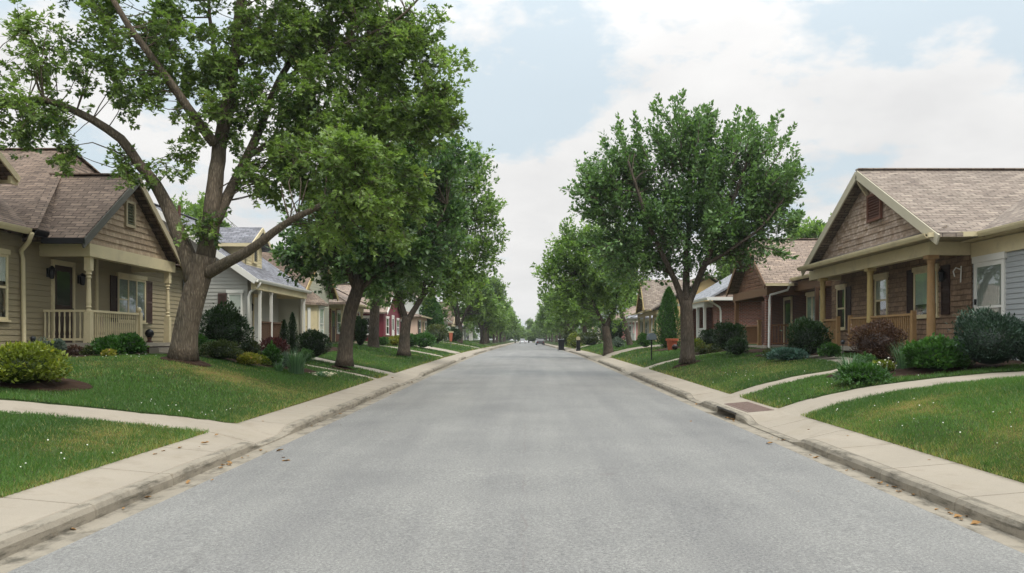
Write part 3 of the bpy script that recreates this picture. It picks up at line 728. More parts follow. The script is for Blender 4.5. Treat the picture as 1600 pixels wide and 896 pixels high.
for i, (tx, ty, kk) in enumerate(spots):
    dup((K1, K2, K3)[kk], gl(tx, ty), i * 2.3 + 1.1, .86 + .05 * (i % 4), f'far street tree on the right, {ords[i]} past the black wheelie bin')
for i, tx in enumerate((-22, -15, -9, -4, 1, 5, 10, 16, 23)):
    dup((K1, K2, K3)[i % 3], (tx, 300 + 9 * (i % 3), float(zr(300)) - 1.2), i * 1.7, .86 + .1 * (i % 3), 'tree closing the far end of the street')
    S.collection.objects[-1]
for o in COL.objects:
    if o.get('label') == 'tree closing the far end of the street': o['group'] = 'trees at the end of the street'
# yard trees behind the houses
back = [(25.5, 52, .98, 'tree top showing just above the ridge of the right gabled house'), (28.4, 53, 1.0, 'middle tree top over the long ridge of the right gabled house'), (31.2, 52, 1.04, 'tree top over the long roof at the right edge of the photo'), (21.0, 60, .88, 'tree top behind the low brown roof of the brick porch house'),
        (-24, 62, 1.0, 'tree rising behind the grey roofed house on the left'), (-17, 82, .9, 'yard tree behind the peach stucco house'), (20, 78, .92, 'yard tree behind the yellow gabled house'), (-16, 112, .9, 'yard tree behind the far left brown roofed house'), (17, 130, .95, 'yard tree behind the far pink house on the right')]
for i, (tx, ty, sc, lb) in enumerate(back):
    o = dup((K1, K2, K3)[i % 3], gl(tx, ty), i * 1.3, sc, lb); o['group'] = 'trees in the back yards'

# ------------------------------------------------------------------ houses
def lap(mb, mode, cc, outline, course=.15, off=.022, top=.003):
    """overlapping boards on a convex outline of (t, z); 'f' faces the street, 's' faces the camera side"""
    zs = [p[1] for p in outline]; z = min(zs); zt = max(zs)
    def rng_(zz):
        ts = []
        for (a, az), (b, bz) in zip(outline, outline[1:] + outline[:1]):
            if abs(az - bz) < 1e-9:
                if abs(az - zz) < 1e-6: ts += [a, b]
            elif min(az, bz) - 1e-6 <= zz <= max(az, bz) + 1e-6: ts.append(a + (b - a) * (zz - az) / (bz - az))
        return (min(ts), max(ts)) if ts else None
    def pt(t, zz, o): return (cc - o, t, zz) if mode == 'f' else (t, cc - o, zz)
    while z < zt - .01:
        z2 = min(z + course, zt - .0005); a = rng_(z); b = rng_(z2)
        if a and b:
            mb.poly([pt(a[0], z, off), pt(a[1], z, off), pt(b[1], z2, top), pt(b[0], z2, top)])
            mb.poly([pt(a[0], z, off), pt(a[1], z, off), pt(a[1], z, top - .002), pt(a[0], z, top - .002)])
        z += course


def PB(mb, mode, cc, t0, t1, z0, z1, o0, o1):
    if mode == 'f': mb.box(cc - o1, cc - o0, t0, t1, z0, z1)
    else: mb.box(t0, t1, cc - o1, cc - o0, z0, z1)


class House:
    def __init__(h, side, label, u, y, cat='house', name='house', group='houses along the street'):
        h.s = side; h.root = thing(name, label, cat, (side * u, y, float(G(side * u, y))), group)
    def part(h, name, mb, mat, parent=None, label=None, smooth=False):
        o = mb.build(name, mat, parent or h.root, h.s, smooth=smooth)
        if label: o['label'] = label
        return o
    def window(h, mode, cc, t0, t1, z0, z1, trim, style='double', curtain=.5, cm=None, head=.13, fw=.07, detail=True, sill=True):
        f = MB()
        PB(f, mode, cc, t0, t0 + fw, z0, z1, 0, .06); PB(f, mode, cc, t1 - fw, t1, z0, z1, 0, .06)
        PB(f, mode, cc, t0 + fw, t1 - fw, z1 - fw, z1, 0, .057); PB(f, mode, cc, t0 + fw, t1 - fw, z0, z0 + fw, 0, .057)
        if style == 'double': PB(f, mode, cc, t0 + fw, t1 - fw, (z0 + z1) / 2 - .03, (z0 + z1) / 2 + .03, .02, .058)
        if style == 'slider':
            tm = (t0 + t1) / 2; PB(f, mode, cc, tm - .035, tm + .035, z0 + fw, z1 - fw, .02, .058)
        if style == 'triple':
            for q in (.36, .66):
                tm = t0 + (t1 - t0) * q; PB(f, mode, cc, tm - .035, tm + .035, z0 + fw, z1 - fw, .02, .058)
            PB(f, mode, cc, t0 + fw, t0 + (t1 - t0) * .36 - .036, (z0 + z1) / 2 - .02, (z0 + z1) / 2 + .02, .02, .055)
        if head: PB(f, mode, cc, t0 - .05, t1 + .05, z1 + .001, z1 + head, 0, .085)
        w = h.part('window', f, trim)
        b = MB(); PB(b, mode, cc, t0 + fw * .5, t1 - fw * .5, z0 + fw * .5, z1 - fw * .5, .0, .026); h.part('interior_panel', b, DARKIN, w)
        if curtain > 0 and detail:
            b = MB(); n = 26; rows = []
            zl = z1 - fw - (z1 - z0 - 2 * fw) * curtain
            for zz in (zl, z1 - fw):
                row = []
                for k in range(n + 1):
                    t = t0 + fw + (t1 - t0 - 2 * fw) * k / n; o = .029 + (.005 if k % 2 else 0)
                    row.append((cc - o, t, zz) if mode == 'f' else (t, cc - o, zz))
                rows.append(row)
            b.grid(rows); h.part('curtain', b, cm or CURT, w)
        g = MB(); PB(g, mode, cc, t0 + fw * .5, t1 - fw * .5, z0 + fw * .5, z1 - fw * .5, .042, .046); h.part('pane', g, GLASS, w)
        if sill:
            q = MB(); PB(q, mode, cc, t0 - .05, t1 + .05, z0 - .05, z0 - .001, 0, .10); h.part('sill', q, trim, w)
        return w
    def shutter(h, mode, cc, t0, t1, z0, z1, mat=None):
        f = MB(); fw = .045
        PB(f, mode, cc, t0, t0 + fw, z0, z1, .02, .058); PB(f, mode, cc, t1 - fw, t1, z0, z1, .02, .058)
        zm = (z0 + z1) / 2
        for a, b in ((z0, z0 + .07), (zm - .04, zm + .04), (z1 - .07, z1)): PB(f, mode, cc, t0 + fw, t1 - fw, a, b, .02, .056)
        z = z0 + .08
        while z < z1 - .1:
            if abs(z - zm) > .06: PB(f, mode, cc, t0 + fw, t1 - fw, z, z + .022, .022, .05)
            z += .045
        PB(f, mode, cc, t0 + fw * .5, t1 - fw * .5, z0 + .01, z1 - .01, .02, .028)
        return h.part('shutter', f, mat or SHUT)
    def door(h, mode, cc, t0, t1, z0, z1, mat, trim, glass=True):
        f = MB()
        PB(f, mode, cc, t0 - .1, t0 - .001, z0, z1, 0, .06); PB(f, mode, cc, t1 + .001, t1 + .1, z0, z1, 0, .06); PB(f, mode, cc, t0 - .1, t1 + .1, z1 + .001, z1 + .14, 0, .065)
        h.part('door_casing', f, trim)
        m = MB(); PB(m, mode, cc, t0, t1, z0, z1, 0, .03)
        zm = z0 + (z1 - z0) * .45; w = t1 - t0
        for a, b in ((t0 + .02, t0 + .13), (t1 - .13, t1 - .02)): PB(m, mode, cc, a, b, z0 + .02, z1 - .02, .03, .042)
        for a, b in ((z0 + .02, z0 + .2), (zm - .08, zm + .08), (z1 - .16, z1 - .02)): PB(m, mode, cc, t0 + .13, t1 - .13, a, b, .03, .0415)
        dd = h.part('door', m, mat)
        if glass:
            g = MB(); PB(g, mode, cc, t0 + .13, t1 - .13, zm + .08, z1 - .16, .032, .036)
            h.part('pane', g, plain('door_glass', '#1c2224', .08, .1, 2, 10, 0, .6), dd)
        k = MB(); zz = z0 + .95; tt = t1 - .07
        ctr = Vector((cc - .04, tt, zz)) if mode == 'f' else Vector((tt, cc - .04, zz))
        out = Vector((-1, 0, 0)) if mode == 'f' else Vector((0, -1, 0))
        k.tube([ctr, ctr + out * .03, ctr + out * .035, ctr + out * .07], [.012, .012, .03, .02], 8); h.part('handle', k, BLACKP, dd)
        return dd
    def gutter(h, p, q, mat, w=.13, hh=.12, name='gutter', out=(-1, 0, 0)):
        m = MB(); p = Vector(p); q = Vector(q); o = Vector(out)
        prof = [(0, 0), (0, -hh), (w * .55, -hh), (w * .9, -hh * .45), (w, -.012), (w, 0), (w * .88, 0), (w * .88, -.02), (w * .5, -hh * .8), (.02, -hh * .8), (.02, 0)]
        m.prism([p + o * a + Vector((0, 0, b)) for a, b in prof], q - p); return h.part(name, m, mat)
    def spout(h, pts, mat, r=.042):
        m = MB(); m.tube(pts, r, 8); return h.part('downspout', m, mat, smooth=True)
    def fan_post(h, u, y, z0, z1, mat, kind='square', r=.07):
        m = MB()
        if kind == 'square': m.box(u - r, u + r, y - r, y + r, z0, z1); m.box(u - r * 1.35, u + r * 1.35, y - r * 1.35, y + r * 1.35, z1 - .09, z1 - .001); m.box(u - r * 1.3, u + r * 1.3, y - r * 1.3, y + r * 1.3, z0 + .001, z0 + .12)
        elif kind == 'round':
            m.lathe(u, y, [(r * 1.35, z0), (r * 1.35, z0 + .08), (r * 1.1, z0 + .11), (r * 1.1, z0 + .3), (r * .9, z1 - .3), (r * .88, z1 - .22), (r * 1.05, z1 - .2), (r * .95, z1 - .17), (r * 1.15, z1 - .1)], 16)
            m.box(u - r * 1.4, u + r * 1.4, y - r * 1.4, y + r * 1.4, z1 - .1, z1)
        else:   # turned
            H = z1 - z0
            m.box(u - r, u + r, y - r, y + r, z0, z0 + .36 * H); m.box(u - r, u + r, y - r, y + r, z1 - .16 * H, z1)
            pr = [(.9, .36), (1.0, .375), (.6, .39), (.6, .40), (.95, .415), (.65, .43), (.8, .47), (.72, .55), (.6, .70), (.55, .745), (.9, .76), (.6, .775), (.6, .785), (1.0, .80), (.75, .815), (.9, .84)]
            m.lathe(u, y, [(r * a, z0 + b * H) for a, b in pr], 14)
            m.box(u - r * 1.15, u + r * 1.15, y - r * 1.15, y + r * 1.15, z0 - .0, z0 + .1)
        return h.part('post', m, mat, smooth=False)
    def railing(h, p, q, z0, z1, mat, step=.12, turned=False, bal=True):
        """p, q: (u, y)"""
        m = MB(); P, Q = Vector((*p, z1 - .03)), Vector((*q, z1 - .03))
        m.bar(P, Q, .09, .06); lo = Vector((0, 0, -(z1 - z0) + .12)); m.bar(P + lo, Q + lo, .06, .06); dq = (Q - P).normalized()
        for w_ in (P + dq * .03, Q - dq * .03): m.bar(w_ + lo + Vector((0, 0, .03)), w_ - Vector((0, 0, .03)), .04, .04, (1, 1, 0))
        rl = h.part('railing', m, mat)
        L_ = (Q - P).length; n = int(L_ / step)
        if bal:
            for k in range(1, n):
                a = P + (Q - P) * k / n; b = MB()
                if turned: b.lathe(a.x, a.y, [(.022, z0 + .12), (.022, z0 + .2), (.014, z0 + .22), (.026, z0 + .34), (.02, z0 + .5), (.013, z1 - .2), (.022, z1 - .17), (.022, z1 - .06)], 8)
                else: b.box(a.x - .017, a.x + .017, a.y - .017, a.y + .017, z0 + .12, z1 - .06)
                h.part('baluster', b, mat, rl)
        return rl
    def lantern(h, mode, cc, t, z):
        m = MB(); ctr = (cc - .14, t) if mode == 'f' else (t, cc - .14)
        PB(m, mode, cc, t - .05, t + .05, z - .12, z + .12, .02, .045)
        m.lathe(*ctr, [(.03, z - .17), (.06, z - .15), (.085, z + .08), (.1, z + .09), (.07, z + .14), (.02, z + .19)], 8)
        PB(m, mode, cc, t - .015, t + .015, z + .09, z + .12, .04, .14)
        return h.part('wall_lantern', m, BLACKP)
    def slabs(h, polys, mat, th=.12, name='roof', caps=None, parent=None, capw=.26):
        m = MB()
        for p in polys: m.prism([(a, b, zz) for a, b, zz in p], (0, 0, -th))
        for a, b in (caps or []): m.bar(Vector(a) + Vector((0, 0, .012)), Vector(b) + Vector((0, 0, .012)), capw, .035)
        return h.part(name, m, mat, parent)


def gable_x(y0, y1, ze, yr, zt, u0, u1):
    """ridge square to the street"""
    return [[(u0, y0, ze), (u0, yr, zt), (u1, yr, zt), (u1, y0, ze)], [(u0, yr, zt), (u0, y1, ze), (u1, y1, ze), (u1, yr, zt)]]


ROOF_BROWN = coursed('brown_roof_shingle', '#7b6a5c', '#5c4e43', '#352c26', .34, .15, .012, .9, .22, .6)
ROOF_TAUPE = coursed('taupe_roof_shingle', '#928679', '#766a60', '#4b4340', .34, .15, .012, .9, .2, .6)
ROOF_PINK = coursed('russet_roof_shingle', '#988778', '#7f7166', '#51453f', .34, .15, .012, .9, .2, .6)
ROOF_GREY = coursed('grey_roof_shingle', '#84848a', '#67676b', '#3b3f44', .34, .15, .012, .9, .2, .6)
ROOF_BLUE = coursed('pale_grey_roof_shingle', '#97979a', '#808184', '#5f656b', .34, .15, .012, .9, .15, .5)
SHING_TAN = coursed('tan_wood_shingle', '#b09d84', '#96826b', '#84715c', .17, .17, .006, .9, .2, .5)
SHING_BROWN = coursed('brown_wood_shingle', '#ab9a8b', '#86725f', '#7a6857', .17, .19, .006, .9, .25, .5)
BRICK = coursed('red_brick', '#8a5340', '#714436', '#8d8178', .22, .075, .012, .9, .18, .5)
BRICK_D = coursed('dark_red_brick', '#603b2e', '#4a2d24', '#5c5048', .22, .075, .012, .9, .18, .5)
SID_TAUPE = plain('taupe_siding', '#94886d', .6, .08, 1.5, 40, .1, dirt='#8e8471')
SID_GREY = plain('grey_siding', '#a3a29a', .6, .07, 1.5, 40, .1)
SID_BLUEG = plain('blue_grey_siding', '#9a9d9d', .6, .06, 1.5, 40, .1)
SID_PALE = plain('pale_green_siding', '#bdbcaa', .6, .06, 1.5, 40, .1)
LOG = plain('brown_log_siding', '#7b4f38', .65, .18, 2, 30, .2)
MAROON = plain('maroon_siding', '#6b2430', .6, .1, 2, 30, .1)
PEACH = plain('peach_stucco', '#d3b4a0', .85, .06, 2, 60, .3)
PALEBLUE = plain('pale_blue_siding', '#c2c9cd', .6, .05, 2, 40, .1)
YELLOWS = plain('straw_yellow_siding', '#c3a878', .65, .08, 2, 40, .1)
PINKS = plain('dusty_pink_stucco', '#b5807a', .8, .08, 2, 50, .2)
TANS = plain('tan_stucco', '#bda98d', .8, .08, 2, 50, .2)
WHITES = plain('white_siding', '#cfcfc8', .6, .05, 2, 40, .1)


def vent(h, u, y, z, w, hh, frame, slat):
    m = MB()
    for a, b, c0, c1 in ((y - w / 2, y - w / 2 + .08, z - hh / 2, z + hh / 2), (y + w / 2 - .08, y + w / 2, z - hh / 2, z + hh / 2), (y - w / 2 + .08, y + w / 2 - .08, z - hh / 2, z - hh / 2 + .08), (y - w / 2 + .08, y + w / 2 - .08, z + hh / 2 - .08, z + hh / 2)):
        m.box(u - .08, u, a, b, c0, c1)
    v = h.part('gable_vent', m, frame)
    m = MB(); k = z - hh / 2 + .1
    m.box(u - .012, u - .008, y - w / 2 + .04, y + w / 2 - .04, z - hh / 2 + .04, z + hh / 2 - .04)
    while k < z + hh / 2 - .1:
        m.prism([(u - .06, y - w / 2 + .07, k), (u - .012, y - w / 2 + .07, k + .05), (u - .012, y - w / 2 + .07, k + .062), (u - .06, y - w / 2 + .07, k + .012)], (0, w - .14, 0)); k += .085
    h.part('louvre', m, slat, v)


# ---- left cottage (taupe siding, turned posts)
h = House(-1, 'taupe cottage with a shingled porch gable and cream turned posts at the left edge', 13.0, 25, name='cottage', cat='house'); e = E
m = MB(); m.box(13.02, 21, 13.5, 31.5, 1.0, e + 2.75); lap(m, 'f', 13.0, [(13.5, 1.15), (31.5, 1.15), (31.5, e + 2.72), (13.5, e + 2.72)], .15)
h.part('wall', m, SID_TAUPE)
A, Bq, R1, R2 = (12.4, 20.56, e + 2.81), (12.4, 32, e + 2.81), (14.67, 26.3, e + 6.14), (21, 26.3, e + 6.14)
h.slabs([[A, (21, 20.56, e + 2.81), R2, R1], [A, R1, Bq], [Bq, R1, R2, (21, 32, e + 2.81)], [(12.5, 13, e + 2.83), (12.5, 20.6, e + 2.83), (18, 26.1, e + 6.13), (18, 13, e + 6.13)]] + gable_x(21.1, 27.2, e + 2.66, 24.15, e + 4.89, 11.4, 14.6),
        ROOF_BROWN, .11, caps=[(A, R1), (R1, Bq), (R1, R2), ((11.38, 24.15, e + 4.89), (14.0, 24.15, e + 4.89))])
m = MB(); m.box(13.7, 16.5, 19.0, 21.25, e + 3.0, e + 4.36); lap(m, 'f', 13.68, [(19, e + 3.5), (21.25, e + 3.5), (21.25, e + 4.36), (20.12, e + 5.0), (19, e + 4.36)], .15)
dm = h.part('dormer', m, SID_TAUPE)
h.slabs(gable_x(18.7, 21.6, e + 4.32, 20.15, e + 5.2, 13.35, 17), ROOF_BROWN, .1, 'dormer_roof', parent=dm)
m = MB(); m.box(13.4, 13.48, 21.3, 21.62, e + 4.1, e + 4.3); m.bar((13.36, 21.6, e + 4.24), (13.36, 20.15, e + 5.1), .04, .16); m.bar((13.45, 21.58, e + 4.22), (16.8, 21.58, e + 4.22), .04, .16)
h.part('dormer_trim', m, CREAM, dm)
m = MB(); lap(m, 'f', 11.75, [(21.45, e + 2.62), (26.85, e + 2.62), (24.15, e + 4.62)], .17, .03); m.prism([(11.76, 21.5, e + 2.6), (11.76, 26.8, e + 2.6), (11.76, 24.15, e + 4.6)], (.3, 0, 0))
h.part('gable', m, SHING_TAN)
vent(h, 11.74, 24.2, e + 3.74, .58, .78, TANTRIM, plain('olive_louvre', '#4c4f38', .7, .15))
m = MB(); m.bar((11.40, 24.15, e + 4.73), (11.40, 21.05, e + 2.47), .05, .2); h.part('bargeboard', m, GREYTRIM, label='weathered dark grey bargeboard')
m = MB(); m.bar((11.40, 24.15, e + 4.73), (11.40, 27.25, e + 2.47), .05, .2); h.part('bargeboard', m, TANTRIM, label='tan bargeboard')
m = MB(); m.box(11.62, 11.87, 21.82, 27.15, e + 2.26, e + 2.6); m.box(11.872, 13.0, 21.86, 22.05, e + 2.262, e + 2.598); m.box(11.872, 13.0, 26.95, 27.13, e + 2.262, e + 2.598); h.part('porch_beam', m, CREAM)
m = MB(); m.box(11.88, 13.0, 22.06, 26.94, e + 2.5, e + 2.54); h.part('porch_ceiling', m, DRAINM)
h.gutter((12.52, 13.2, e + 2.82), (12.52, 20.55, e + 2.82), CREAM, .14, .14)
h.gutter((12.42, 20.56, e + 2.80), (12.42, 21.12, e + 2.80), BLACKP, .14, .14); m = MB(); m.box(11.36, 12.42, 20.98, 21.10, e + 2.5, e + 2.64); h.part('gutter', m, BLACKP, label='black gutter along the porch eave')
h.spout([(12.36, 20.5, e + 2.7), (12.5, 20.6, e + 2.5), (12.88, 20.9, e + 2.3), (12.9, 21.0, e + 2.1), (12.9, 21.05, 1.5), (12.82, 21.05, 1.36)], CREAM, .055)
z0 = e - .05
m = MB(); m.box(11.55, 13.0, 21.85, 27.15, z0 - .12, z0); h.part('porch_floor', m, STONE)
m = MB(); m.box(11.68, 12.95, 21.95, 27.0, 1.0, z0 - .121); h.part('porch_base', m, BRICK_D)
h.fan_post(11.77, 22.05, z0, e + 2.26, CREAM, 'turned', .085); h.fan_post(11.77, 26.9, z0, e + 2.26, CREAM, 'turned', .085)
m = MB(); m.box(11.69, 11.85, 24.82, 24.98, z0, e + .86); m.lathe(11.77, 24.9, [(.05, e + .861), (.075, e + .9), (.08, e + .95), (.05, e + 1.0), (.01, e + 1.02)], 12); h.part('newel_post', m, CREAM)
h.railing((11.77, 22.14), (11.77, 24.82), z0, e + .84, CREAM, .115, True); h.railing((11.86, 22.05), (12.98, 22.05), z0, e + .84, CREAM, .125, True)
m = MB()
for i in range(3): m.box(11.55 - .3 * (i + 1), 11.549 - .3 * i, 25.1, 26.8, 1.0, z0 - .02 - .14 * (i + 1))
h.part('steps', m, STONE)
h.door('f', 13.0, 22.5, 23.42, z0, e + 2.1, DOORB, CREAM)
m = MB(); m.box(12.94, 13.0, 24.68, 24.80, z0, e + 2.5); h.part('trim_board', m, CREAM)
h.lantern('f', 13.0, 22.22, e + 1.85); h.lantern('f', 13.0, 23.75, e + 1.78)
h.window('f', 13.0, 26.0, 27.9, e + .62, e + 2.05, CREAM, 'triple', .85, BLINDM); h.shutter('f', 13.0, 25.55, 25.95, e + .6, e + 2.05); h.shutter('f', 13.0, 27.95, 28.38, e + .6, e + 2.05, plain('mauve_shutter', '#55433d', .6, .1))
h.window('f', 13.0, 19.1, 20.48, e + .52, e + 2.15, CREAM, 'double', .4)
m = MB(); m.box(12.93, 13.0, 31.35, 31.52, 1.1, e + 2.7); h.part('corner_board', m, CREAM)
h.spout([(12.4, 30.9, e + 2.7), (12.7, 30.9, e + 2.5), (12.92, 30.95, e + 2.3), (12.92, 30.95, 1.3)], SID_BLUEG, .05)
o = thing('lidded_grill', 'small black domed grill standing at the top of the cottage steps', 'grill', (-11.7, 25.45, z0))
m = MB(); m.lathe(-11.7, 25.45, [(.07, z0 + .16), (.12, z0 + .22), (.135, z0 + .28), (.11, z0 + .36), (.05, z0 + .41), (.02, z0 + .42)], 14); m.build('grill_lid', BLACKP, o, smooth=True)
m = MB(); m.lathe(-11.7, 25.45, [(.1, z0), (.1, z0 + .03), (.06, z0 + .04), (.06, z0 + .12), (.08, z0 + .158)], 12); m.build('base', BRICK_D, o)

# ---- second left house (grey siding, dormer, white posts)
h = House(-1, 'grey sided house with a small louvred dormer, beyond the huge tree', 12.4, 36.5)
m = MB(); m.box(12.42, 18.8, 33.42, 41.0, 1.1, e + 2.6); lap(m, 's', 33.4, [(11.35, 1.2), (19, 1.2), (19, e + 2.6), (15.3, e + 5.3), (11.35, e + 2.55)], .15)
m.box(11.35, 12.42, 33.42, 33.9, 1.1, e + 2.5); lap(m, 'f', 12.4, [(33.9, 1.2), (41, 1.2), (41, e + 2.5), (33.9, e + 2.5)], .15)
m.prism([(12.4, 33.43, e + 2.55), (18.8, 33.43, e + 2.55), (15.3, 33.43, e + 5.2)], (0, 7.4, 0))
h.part('wall', m, SID_GREY)
h.slabs([[(10.9, 33.0, e + 2.52), (15.3, 33.0, e + 5.6), (15.3, 41.3, e + 5.6), (10.9, 41.3, e + 2.52)], [(15.3, 33.0, e + 5.6), (19.7, 33.0, e + 2.52), (19.7, 41.3, e + 2.52), (15.3, 41.3, e + 5.6)]], ROOF_GREY, .12, caps=[((15.3, 33, e + 5.6), (15.3, 41.3, e + 5.6))])
m = MB(); m.bar((10.88, 32.98, e + 2.40), (15.3, 32.98, e + 5.49), .04, .24); m.bar((15.3, 32.98, e + 5.49), (19.7, 32.98, e + 2.40), .04, .24); h.part('bargeboard', m, WHITE)
m = MB(); m.box(10.95, 11.15, 33.2, 40.9, e + 2.1, e + 2.42); m.box(11.152, 12.4, 40.7, 40.9, e + 2.1, e + 2.42); h.part('porch_beam', m, CREAM)
m = MB(); m.box(11.16, 12.38, 33.95, 40.69, e + 2.38, e + 2.41); h.part('porch_ceiling', m, WHITE)
h.gutter((10.88, 33.0, e + 2.5), (10.88, 41.2, e + 2.5), WHITE, .13, .13)
m = MB(); m.box(12.0, 14.5, 35.0, 37.1, e + 3.0, e + 4.2); lap(m, 'f', 11.98, [(35, e + 3.2), (37.1, e + 3.2), (37.1, e + 4.15), (36.05, e + 4.8), (35, e + 4.15)], .14)
lap(m, 's', 34.98, [(12.0, e + 3.2), (14.4, e + 3.9), (14.4, e + 4.2), (12.0, e + 4.2)], .14)
dm = h.part('dormer', m, CREAM)
h.slabs(gable_x(34.65, 37.45, e + 4.16, 36.05, e + 5.0, 11.6, 15), ROOF_GREY, .1, 'dormer_roof', parent=dm)
m = MB(); m.bar((11.58, 34.62, e + 4.05), (11.58, 36.05, e + 4.9), .04, .16); m.bar((11.58, 37.47, e + 4.05), (11.58, 36.05, e + 4.9), .04, .16); m.bar((11.6, 34.66, e + 4.07), (14.5, 34.66, e + 4.07), .05, .14); h.part('dormer_trim', m, CREAM, dm)
vent(h, 11.96, 36.05, e + 3.85, .62, .9, CREAM, GREYTRIM)
z0 = e - .1
m = MB(); m.box(10.9, 12.4, 33.95, 40.9, z0 - .15, z0); h.part('porch_floor', m, STONE); m = MB(); m.box(11.0, 12.35, 34, 40.8, 1.0, z0 - .151); h.part('porch_base', m, TANS)
for y in (34.0, 35.5, 40.75): h.fan_post(11.05, y, z0, e + 2.1, WHITE, 'square', .05)
h.railing((11.05, 34.07), (11.05, 35.43), z0, e + .82, BROWNW, .14); h.railing((11.05, 35.57), (11.05, 37.2), z0, e + .82, BROWNW, .14)
m = MB(); m.box(10.97, 11.13, 37.2, 37.34, z0, e + .9); h.part('newel_post', m, BROWNW)
m = MB()
for i in range(2): m.box(10.9 - .3 * (i + 1), 10.899 - .3 * i, 37.4, 38.3, 1.0, z0 - .02 - .15 * (i + 1))
h.part('steps', m, STONE)
h.door('f', 12.4, 37.2, 38.15, z0, e + 2.0, plain('white_door', '#c9c8c2', .5, .06), CREAM, False); h.lantern('f', 12.4, 36.6, e + 1.5)
h.window('s', 33.4, 11.55, 12.15, e + .35, e + 1.95, WHITE, 'double', .95); h.shutter('s', 33.4, 12.2, 12.55, e + .35, e + 1.95, plain('mauve_shutter', '#55433d'))
h.spout([(10.8, 33.3, e + 2.38), (10.9, 33.32, e + 2.2), (11.2, 33.3, e + 2.0), (11.28, 33.3, e + 1.8), (11.28, 33.3, 1.4)], WHITE, .05)
m = MB(); m.tube([(14.6, 34.5, e + 5.0), (14.6, 34.5, e + 5.7)], .06, 10); h.part('vent_pipe', m, BRICK_D)

# ---- third left house (pale siding front gable, bay window)
h = House(-1, 'pale sided house with a brown roof and a bay window, third on the left', 11.4, 44)
m = MB(); m.box(11.42, 18, 41.42, 47.3, 1.2, e + 2.75); m.prism([(11.42, 41.5, e + 2.7), (11.42, 47.2, e + 2.7), (11.42, 44.35, e + 4.6)], (6, 0, 0))
lap(m, 'f', 11.4, [(41.4, 1.2), (47.3, 1.2), (47.3, e + 2.8), (44.35, e + 4.7), (41.4, e + 2.8)], .15); lap(m, 's', 41.4, [(11.4, 1.2), (18, 1.2), (18, e + 2.7), (11.4, e + 2.7)], .15)
h.part('wall', m, SID_PALE)
h.slabs(gable_x(40.9, 47.8, e + 2.55, 44.35, e + 4.9, 11.0, 19), ROOF_BROWN, .12, caps=[((11, 44.35, e + 4.9), (19, 44.35, e + 4.9))])
m = MB(); m.bar((10.98, 40.85, e + 2.4), (10.98, 44.35, e + 4.78), .05, .22); m.bar((10.98, 47.85, e + 2.4), (10.98, 44.35, e + 4.78), .05, .22); h.part('bargeboard', m, TANW2)
m = MB(); pts = [(11.4, 41.7), (10.8, 42.3), (10.8, 43.9), (11.4, 44.5)]
m.prism([(a, b, 1.3) for a, b in pts], (0, 0, e + 1.95 - 1.3)); bay = h.part('bay', m, CREAM)
m = MB()
ap = (11.4, 43.1, e + 2.75); ev = [(11.4, 41.4, e + 1.96), (10.6, 42.15, e + 1.96), (10.6, 44.05, e + 1.96), (11.4, 44.8, e + 1.96)]
m.poly(ev)
for a, b in zip(ev[:-1], ev[1:]): m.poly([a, b, ap])
m.prism([ (x_, y_, e + 1.85) for x_, y_, _ in ev], (0, 0, .10)); h.part('bay_roof', m, ROOF_PINK, bay)
h.window('f', 10.8, 42.65, 43.55, e + .05, e + 1.75, WHITE, 'double', .9, head=.1)
m = MB(); m.bar((11.05, 41.99, e + .9), (11.17, 41.87, e + .9), .03, 1.6); h.part('side_sash', m, WHITE, bay)
h.spout([(11.1, 41.2, e + 2.5), (11.35, 41.33, e + 2.3), (11.35, 41.33, 1.4)], WHITE, .055)


